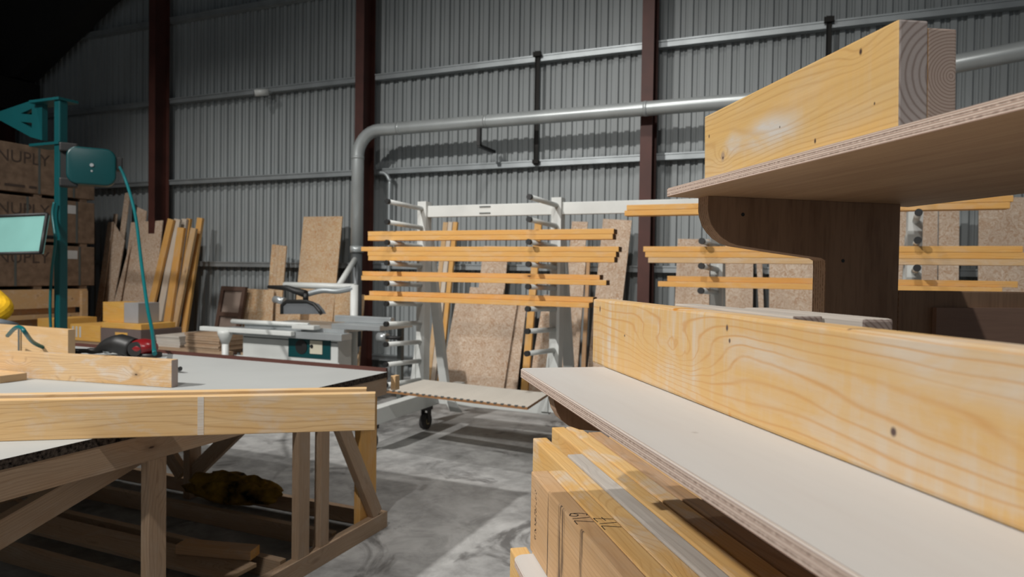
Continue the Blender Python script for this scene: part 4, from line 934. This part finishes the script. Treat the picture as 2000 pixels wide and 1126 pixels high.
jn = [((0, 0, 0.93), 0.18, 0.14), ((0, 0, 1.15), 0.18, 0.14), ((0, -0.05, 1.38), 0.2, 0.15), ((0, -0.09, 1.49), 0.09, 0.09), ((0.21, -0.07, 1.42), 0.1), ((E.x-0.085, E.y, E.z+0.04), 0.105), ((E.x-0.11, -0.3, E.z-0.1), 0.07), ((-0.21, -0.07, 1.42), 0.1), ((-0.34, -0.08, 1.16), 0.09), ((-0.28, -0.3, 1.07), 0.065)]
skin('jacket', jn, [(0, 1), (1, 2), (2, 3), (2, 4), (4, 5), (5, 6), (2, 7), (7, 8), (8, 9)], M_yel, per)
tn = [((0, 0, 0.93), 0.16, 0.12), ((0.1, 0, 0.84), 0.11), ((0.12, -0.01, 0.5), 0.085), ((0.12, 0.02, 0.1), 0.075), ((-0.1, 0, 0.84), 0.11), ((-0.12, -0.01, 0.5), 0.085), ((-0.12, 0.02, 0.1), 0.075)]
skin('trousers', tn, [(0, 1), (1, 2), (2, 3), (0, 4), (4, 5), (5, 6)], M_trou, per)
for s_ in (-1, 1):
    bm = bmesh.new(); bmbox(bm, (-0.05, -0.2, 0), (0.05, 0.09, 0.1), 0, None, 0.03); mk('boot', bm, M_black, per, Matrix.Translation((bx+s_*0.125, by, 0)))
bm = bmesh.new(); bmesh.ops.create_uvsphere(bm, u_segments=24, v_segments=16, radius=1)
for v in bm.verts:
    x_, y_, z_ = v.co; v.co = Vector((x_*0.075*(1-0.15*max(0, -z_)), y_*0.095, z_*0.12))
    if v.co.y < -0.08 and abs(v.co.x) < 0.02 and -0.04 < v.co.z < 0.02: v.co.y -= 0.022
hd_ = mk('head', bm, M_skin, per, Matrix.Translation((bx, by-0.16, 1.69)), True)
bm = bmesh.new(); bmesh.ops.create_uvsphere(bm, u_segments=24, v_segments=16, radius=1)
for v in bm.verts: v.co = Vector((v.co.x*0.082, v.co.y*0.1+0.012, max(v.co.z*0.12, -0.02)+0.014))
mk('hair', bm, M_hair, per, Matrix.Translation((bx, by-0.155, 1.70)), True)
# reflective cuff band round the forearm/elbow
a = Vector((bx, by, 0))+Vector((E.x-0.09, E.y-0.02, E.z+0.005)); b_ = Vector((bx, by, 0))+Vector((E.x-0.095, E.y-0.055, E.z-0.045))
bandc = ony(10, 634, 4.08); tube('reflective_band', [bandc+Vector((-0.05, 0.02, 0.035)), bandc+Vector((-0.05, -0.0, -0.025))], 0.122, M_refl, per, 20)
cufc = bandc+Vector((-0.05, 0, -0.03)); bm = bmesh.new(); bmtube(bm, [cufc, cufc+Vector((-0.03, -0.02, -0.15))], [0.108, 0.08], 20); mk('sleeve_cuff', bm, M_yel, per)
# fingers
for s_ in (1, -1):
    hb = Vector((E.x-0.19, -0.43, 1.05)) if s_ > 0 else Vector((-0.23, -0.43, 1.045))
    bm = bmesh.new(); bmbox(bm, (-0.04, -0.09, -0.014), (0.04, 0.0, 0.014), 0, None, 0.01); mk('palm', bm, M_skin, per, Matrix.Translation(Vector((bx, by, 0))+hb))
    for i, ln in enumerate((0.068, 0.078, 0.072, 0.056)):
        p0 = Vector((bx, by, 0))+hb+Vector((-0.03+i*0.02, -0.085, 0)); tube('finger', bez([p0, p0+Vector((0, -ln*0.5, -0.004)), p0+Vector((0, -ln, -0.028))], 3), 0.0085, M_skin, per, 8)
    p0 = Vector((bx, by, 0))+hb+Vector((-0.035*s_, -0.03, 0)); tube('thumb', bez([p0, p0+Vector((-0.025*s_, -0.03, -0.005)), p0+Vector((-0.035*s_, -0.06, -0.02))], 3), 0.01, M_skin, per, 8)

# ------------------------------------------------------------------ plywood timber rack in the foreground
d = ray(708, 529.5); d.z = 0; d.normalize(); p = Vector((d.y, -d.x, 0))
def W(u, v, z): return p*u + d*v + Vector((0, 0, z))
tr2 = thing('timber_rack', 'plywood cantilever rack with curved brackets and wide shelves in the right foreground', 'rack', W(1.1, 0.5, 0))
# upright plate with three curved arms, plane across the rack
def arm(zt_, u0, ut, dep, r_=0.1, rise=0.022):
    # outline points of an arm's underside from nose to the post
    pts = [(u0, zt_), (u0, zt_-0.03), (u0+0.006, zt_-0.058), (u0+0.018, zt_-0.08), (u0+0.036, zt_-0.094), (u0+0.062, zt_-0.102)]
    return pts
vf, th = 1.335, 0.045
zU, zL, z3 = 1.772, 1.385, 0.882
ug, upr = 1.006, 1.197
out = [(upr, zU), (0.718, zU), (0.718, 1.742), (0.721, 1.728), (0.727, 1.711), (0.738, 1.697), (0.752, 1.684), (0.77, 1.674), (0.79, 1.668), (0.9, 1.655), (0.995, 1.645), (1.006, 1.64), (1.007, 1.62),
       (1.007, zL), (0.384, zL), (0.384, 1.34), (0.39, 1.32), (0.4, 1.303), (0.416, 1.29), (0.44, 1.281), (0.5, 1.274), (0.9, 1.262), (0.995, 1.256), (1.006, 1.25),
       (1.007, z3), (0.3, z3), (0.3, 0.84), (0.31, 0.81), (0.33, 0.79), (0.37, 0.78), (0.9, 0.765), (1.007, 0.755), (1.007, 0.45), (0.2, 0.40), (0.2, 0.0), (2.2, 0.0), (2.2, 0.4), (upr, 0.45)]
def plate(v0):
    m = Matrix((p, d, Vector((0, 0, 1)))).transposed().to_4x4(); m.translation = d*v0
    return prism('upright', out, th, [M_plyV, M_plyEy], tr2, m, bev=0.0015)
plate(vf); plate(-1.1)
# dark rail boards to the right of the post
timber('rail', W(1.199, vf+0.0, 1.40), p, 1.6, 0.03, 0.175, [M_plyV, M_plyEy], parent=tr2)
bm = bmesh.new(); bmbox(bm, (0, 0, 0), (1.4, 0.012, 0.135)); m = Matrix((p, d, Vector((0, 0, 1)))).transposed().to_4x4(); m.translation = W(1.29, vf-0.013, 1.402); mk('rail_panel', bm, plyface('brown_rail_panel', (0.3, 0.19, 0.14), (0.22, 0.13, 0.09), (1, 10, 10), 0.6, 0.2, False), tr2, m)
post2 = Matrix((p, d, Vector((0, 0, 1)))).transposed().to_4x4(); post2.translation = W(2.4, vf, 0)
box('post', (0, 0, 0), (0.2, 0.045, 1.6), [M_plyV, M_plyEy], tr2, post2)
# shelves: local x along d
def shelf(nm, u0, u1, v0, v1, zt_, corner=0.012, th_=0.018):
    m = frame(W(u0, v0, zt_), d)          # local x = d, local y = left of d = -p
    Lx = v1-v0; Wy = u1-u0
    bm = bmesh.new(); rr = corner
    pts = [(0, 0), (Lx-rr, 0)] + [(Lx-rr+rr*math.sin(t), -rr+rr*math.cos(t)) for t in [i*PI/2/5 for i in range(1, 6)]] + [(Lx, -Wy), (0, -Wy)]
    vs = [bm.verts.new((a_, b2_, -th_)) for a_, b2_ in pts]; f = bm.faces.new(vs)
    r = bmesh.ops.extrude_face_region(bm, geom=[f]); bmesh.ops.translate(bm, verts=[g_ for g_ in r['geom'] if isinstance(g_, bmesh.types.BMVert)], vec=(0, 0, th_))
    bmesh.ops.recalc_face_normals(bm, faces=list(bm.faces))
    bmesh.ops.bevel(bm, geom=[e for e in bm.edges if abs(e.verts[0].co.z-e.verts[1].co.z) < 1e-5 and e.verts[0].co.z > -0.001], offset=0.002, segments=2, affect='EDGES'); bm.normal_update()
    for f in bm.faces: f.material_index = 0 if f.normal.z > 0.5 else (2 if f.normal.z < -0.5 else 1)
    return mk(nm, bm, [M_plyT, M_plyE, M_plyB], tr2, m)
shelf('shelf', 0.643, 1.262, -1.3, 1.384, 1.79, 0.008)
shelf('shelf', 0.3235, 1.005, -1.3, 1.388, 1.403, 0.012)
shelf('shelf', 0.372, 1.005, -1.3, 1.645, 0.90, 0.03)
# screw heads
bm = bmesh.new()
for u_, z_ in ((0.80, 1.735), (1.05, 1.64)): bmtube(bm, [W(u_, vf-0.001, z_), W(u_, vf+0.001, z_)], 0.004, 10)
mk('screw', bm, M_black, tr2)

def rt_(u, v0, v1, zb, wd, ht, mats, label, grp, name='timber_beam', ang=0.0, bev=0.004, roll=0):
    # u = left face, v1 = far end; the beam runs back towards the camera
    dd = (d*math.cos(ang) + p*math.sin(ang))
    P0 = W(u, v1, zb)
    m = frame(P0, -dd)          # local x from far end toward the camera; local y = left of travel = +p
    c = m @ Vector(((v1-v0)/2, wd/2, ht/2))
    m.translation = c
    if roll: m = m @ Matrix.Rotation(roll, 4, 'X')
    Lh = (v1-v0)/2; bm = bmesh.new(); bmbox(bm, (-Lh, -wd/2, -ht/2), (Lh, wd/2, ht/2), 0, 1, bev)
    o = mk(name, bm, mats, None, m); return tag(o, label, 'beam', grp)
GU = 'pair of beams on the upper shelf'
ang = math.atan((0.698-0.671)/(1.319-0.758))
rt_(0.698, 0.757, 1.319, 1.7903, 0.0425, 0.1447, [M_beam2, M_endw], 'left beam of the pair on the upper shelf, broad golden face in view', GU, ang=ang, roll=math.radians(1.2), bev=0.003)
rt_(0.742, 0.757, 1.312, 1.7903, 0.0425, 0.138, [M_beam2, M_endf], 'right beam of the pair on the upper shelf, only its ringed end in view', GU, ang=ang, roll=math.radians(1.2), bev=0.003)
GLW = 'beams standing on the lower shelf'
rt_(0.507, -0.9, 1.458, 1.4035, 0.045, 0.143, [M_beam2, M_end], 'big golden yellow beam standing on edge on the lower shelf nearest the camera', GLW, bev=0.0045)
rt_(0.556, 0.80, 1.15, 1.4035, 0.045, 0.1465, [M_grey, M_end], 'rough grey timber just behind the big golden beam', GLW, bev=0.003)
rt_(0.604, 0.73, 1.0, 1.4035, 0.045, 0.1475, [M_grey, M_end], 'second grey timber behind the golden beam, its end near the plywood post', GLW, bev=0.004)
GS = 'timbers stacked on edge under the lower shelf'
ST = [(0.424, 1.672, M_brown, 'brown stained timber with ink stamp at the left front of the lower stack', 1.0995),
      (0.469, 1.669, M_beam2, 'yellow timber beside the stamped one in the lower stack, with handwritten number', 1.0995),
      (0.514, 2.012, M_beam2, 'longer yellow timber, third from the left in the lower stack', 1.0995),
      (0.563, 1.814, M_grey, 'grey weathered timber in the middle of the lower stack', 1.0995),
      (0.611, 2.145, M_beam2, 'golden timber right of the grey one in the lower stack, far end sticking out', 1.0995),
      (0.659, 2.145, M_beam2, 'golden timber under the curved bracket in the lower stack', 1.0995),
      (0.707, 2.06, M_brown, 'brownish timber right of the bracket nose in the lower stack', 1.0995),
      (0.755, 2.0, M_beam2, 'golden timber deep under the shelf at the right of the lower stack', 1.0995)]
so = []
for u_, v_, m_, lb, zt_ in ST:
    wd_ = 0.0435
    so.append(rt_(u_, -0.8, v_, 0.9005, wd_, zt_-0.9005, [m_, M_end], lb, GS, bev=0.004))
# each large face shows its own knots, cathedral grain and planed-off pale patches
def setmat(o, mkm): o.data.materials[0] = mkm
def lf(o, px, py, u0):
    q_ = onp(px, py, p*u0, p); return o.matrix_world.inverted() @ q_
bpy.context.view_layer.update()
OB = {q_['label']: q_ for q_ in bpy.data.objects if q_.get('label')}
big = OB['big golden yellow beam standing on edge on the lower shelf nearest the camera']
def L2(o, px, py, u0=0.507): q_ = lf(o, px, py, u0); return q_.x, q_.z
BW = dict(base=(0.7, 0.46, 0.2), dark=(0.62, 0.33, 0.12), white=(0.66, 0.63, 0.58), stain=(0.74, 0.43, 0.12))
e1_ = L2(big, 1305, 678); e2_ = L2(big, 1425, 810); e3_ = L2(big, 1420, 705)
sp = []
for a_, b2_, r1, r2 in ((1172, 603, .004, .008), (1220, 655, .003, .003), (1745, 843, .005, .006), (1420, 640, .004, .006), (1425, 665, .003, .004), (1655, 640, .004, .003), (1962, 660, .006, .004)):
    q_ = L2(big, a_, b2_); sp.append((q_[0], q_[1], r1, r2, (0.12, 0.08, 0.07)))
q1 = L2(big, 1318, 602); sp.append((q1[0], q1[1], .012, .005, (0.6, 0.25, 0.04))); sp.append((e2_[0], e2_[1]-0.01, .006, .016, (0.66, 0.3, 0.06)))
setmat(big, wood('lower_shelf_beam_wood', lines=0.75, fine=0.22, wamt=0.35, samt=0.35, knots=0, period=0.0125, rnd=False, sharp=10, brush=0.55,
   eyes=[(e1_[0], e1_[1], 0.14, 0.042, 0.062), (e1_[0], e1_[1], 0.03, 0.012, 0.006), (e3_[0]+0.05, e3_[1]+0.01, 0.09, 0.03, -0.012)], spots=sp,
   pale=[(e3_[0]+.08, e3_[1]+.02, .1, .022, .45), (L2(big, 1190, 640)[0], L2(big, 1190, 640)[1], .012, .06, .6), (L2(big, 1900, 720)[0], L2(big, 1900, 720)[1], .12, .03, .5)], **BW))
ub = OB['left beam of the pair on the upper shelf, broad golden face in view']
def L3(px, py):
    n_ = ub.matrix_world.to_3x3() @ Vector((0, -1, 0)); q_ = onp(px, py, ub.matrix_world @ Vector((0, -0.02125, 0)), n_); q_ = ub.matrix_world.inverted() @ q_; return q_.x, q_.z
sp = []
for a_, b2_, r1, r2 in ((1412, 308, .003, .004), (1523, 248, .002, .003), (1592, 275, .003, .005), (1681, 101, .004, .006), (1375, 316, .003, .004), (1385, 266, .003, .005), (1708, 202, .002, .003)):
    q_ = L3(a_, b2_); sp.append((q_[0], q_[1], r1, r2, (0.07, 0.04, 0.03)))
k1 = L3(1412, 305); k2 = L3(1681, 101)
setmat(ub, wood('upper_shelf_beam_wood', lines=0.45, fine=0.25, wamt=0.12, samt=0.5, knots=0, period=0.0105, rnd=False, sharp=5, brush=0.1,
   eyes=[(k1[0], k1[1], 0.03, 0.02, 0.025), (k2[0], k2[1], 0.04, 0.02, 0.015)],
   spots=[(k1[0], k1[1], .010, .012, (0.42, 0.3, 0.2))]+sp, pale=[(L3(1500, 262)[0], L3(1500, 262)[1], .085, .028, .9), (L3(1432, 280)[0], L3(1432, 280)[1], .03, .02, .7)], base=(0.69, 0.46, 0.19), dark=(0.5, 0.27, 0.09), white=(0.62, 0.59, 0.55), stain=(0.76, 0.45, 0.14)))
st1 = so[0]
def L4(px, py): q_ = lf(st1, px, py, 0.424); return q_.x, q_.z
setmat(st1, wood('stamped_timber_wood', lines=0.3, fine=0.3, wamt=0.15, samt=0.3, knots=0.2, period=0.011, rnd=False, base=(0.6, 0.38, 0.2), dark=(0.38, 0.21, 0.1), white=(0.6, 0.52, 0.42), stain=(0.66, 0.4, 0.18),
   streaks=[(L4(1070, 1030)[0], .006, .9), (L4(1096, 1040)[0], .034, .85), (L4(1135, 1080)[0], .012, .85)], pale=[(L4(1215, 1100)[0], L4(1215, 1100)[1], .02, .012, .8)]))
# timbers under the third shelf
GT = 'timbers under the lowest visible shelf'
rt_(0.386, -0.6, 1.735, 0.72, 0.045, 0.1615-0.0005, [M_beam2, M_endY], 'yellow timber below the rounded plywood corner at the bottom, far end in view', GT, bev=0.004)
rt_(0.436, -0.6, 1.70, 0.72, 0.045, 0.1605, [M_beam2, M_endY], 'second yellow timber below the lowest shelf, only a corner in view', GT, bev=0.004)
sh = thing('shelf', None, None); bpy.data.objects.remove(sh)
shelf('shelf', 0.3, 1.005, -1.3, 1.6, 0.72, 0.02)

# handwritten numbers on the first two timbers: strokes
def strokes(parent, segs, o_, rd, ud, size, z, r_=0.0011):
    bm = bmesh.new()
    for s_ in segs:
        pts = [Vector((0, 0, 0))+(rd*a_+ud*b2_)*size for a_, b2_ in s_]
        if len(s_) > 3: pts = bez(pts, 5)
        # flat ribbon lying on the surface
        for A_, B_ in zip(pts, pts[1:]):
            t_ = (B_-A_).normalized(); nrm = rd.cross(ud).normalized(); sd = nrm.cross(t_)*r_
            v = [bm.verts.new(q_) for q_ in (A_-sd, B_-sd, B_+sd, A_+sd)]; f = bm.faces.new(v)
    r = bmesh.ops.extrude_face_region(bm, geom=list(bm.faces)); bmesh.ops.translate(bm, verts=[g_ for g_ in r['geom'] if isinstance(g_, bmesh.types.BMVert)], vec=rd.cross(ud).normalized()*0.0003)
    bmesh.ops.recalc_face_normals(bm, faces=list(bm.faces))
    o = mk('handwriting', bm, M_ink, None, Matrix.Translation(o_)); o.parent = parent; o.matrix_basis = parent.matrix_basis.inverted() @ Matrix.Translation(o_)
seven = [[(0, 1), (0.55, 1.0)], [(0.55, 1.0), (0.2, 0.0)]]; seven2 = [[(0, 1), (0.55, 1.05)], [(0.55, 1.05), (0.25, 0.0)], [(0.1, 0.5), (0.62, 0.55)]]
one = [[(0.0, 1.0), (0.05, 0.0)]]
nine = [[(0.5, 0.85), (0.2, 1.0), (0.05, 0.7), (0.25, 0.5), (0.48, 0.7), (0.5, 0.85), (0.5, 0.4), (0.3, 0.0), (0.1, 0.05)]]
def word(ds):
    out_ = []; x_ = 0
    for ds_, w_ in ds:
        out_ += [[(a_+x_, b2_) for a_, b2_ in s_] for s_ in ds_]; x_ += w_
    return out_
zt_ = 1.0998
Pn = onz(1150, 1018, 1.0998)
strokes(so[0], word([(seven, 0.85), (one, 0.3), (nine, 0.5)]), W(0.463, Pn.dot(d)-0.01, zt_), d, -p, 0.037, zt_, 0.0009)
Pn = onz(1205, 1028, 1.0998)
strokes(so[1], word([(seven, 0.85), (one, 0.3), (seven2, 0.5)]), W(0.508, Pn.dot(d)-0.01, zt_), d, -p, 0.037, zt_, 0.0009)
# ink stamp on the left face of the first timber : small irregular glyph rows running up the face
bm = bmesh.new(); random.seed(4)
for row, (vv, rr_) in enumerate(((1.628, 1), (1.618, 1))):
    z_ = 1.065
    while z_ > 0.945:
        h_ = random.uniform(0.004, 0.008); 
        if random.random() < 0.8:
            w_ = random.uniform(0.002, 0.006) if row else random.uniform(0.004, 0.008)
            a_ = W(0.4235, vv, z_); 
            for s_ in range(random.choice((1, 2, 2))):
                q1 = Vector((0, random.uniform(0, w_), -random.uniform(0, h_))); q2 = Vector((0, random.uniform(0, w_), -random.uniform(0, h_)))
                P1_ = W(0.4238, vv-q1.y, z_+q1.z); P2_ = W(0.4238, vv-q2.y-0.001, z_+q2.z-0.001)
                sd = (P2_-P1_).cross(p).normalized()*0.001
                v = [bm.verts.new(x_) for x_ in (P1_-sd, P2_-sd, P2_+sd, P1_+sd)]; bm.faces.new(v)
        z_ -= h_+0.001
r = bmesh.ops.extrude_face_region(bm, geom=list(bm.faces)); bmesh.ops.translate(bm, verts=[g_ for g_ in r['geom'] if isinstance(g_, bmesh.types.BMVert)], vec=-p*0.0004); bmesh.ops.recalc_face_normals(bm, faces=list(bm.faces))
o = mk('ink_stamp', bm, M_ink); o.parent = so[0]; o.matrix_basis = so[0].matrix_basis.inverted()
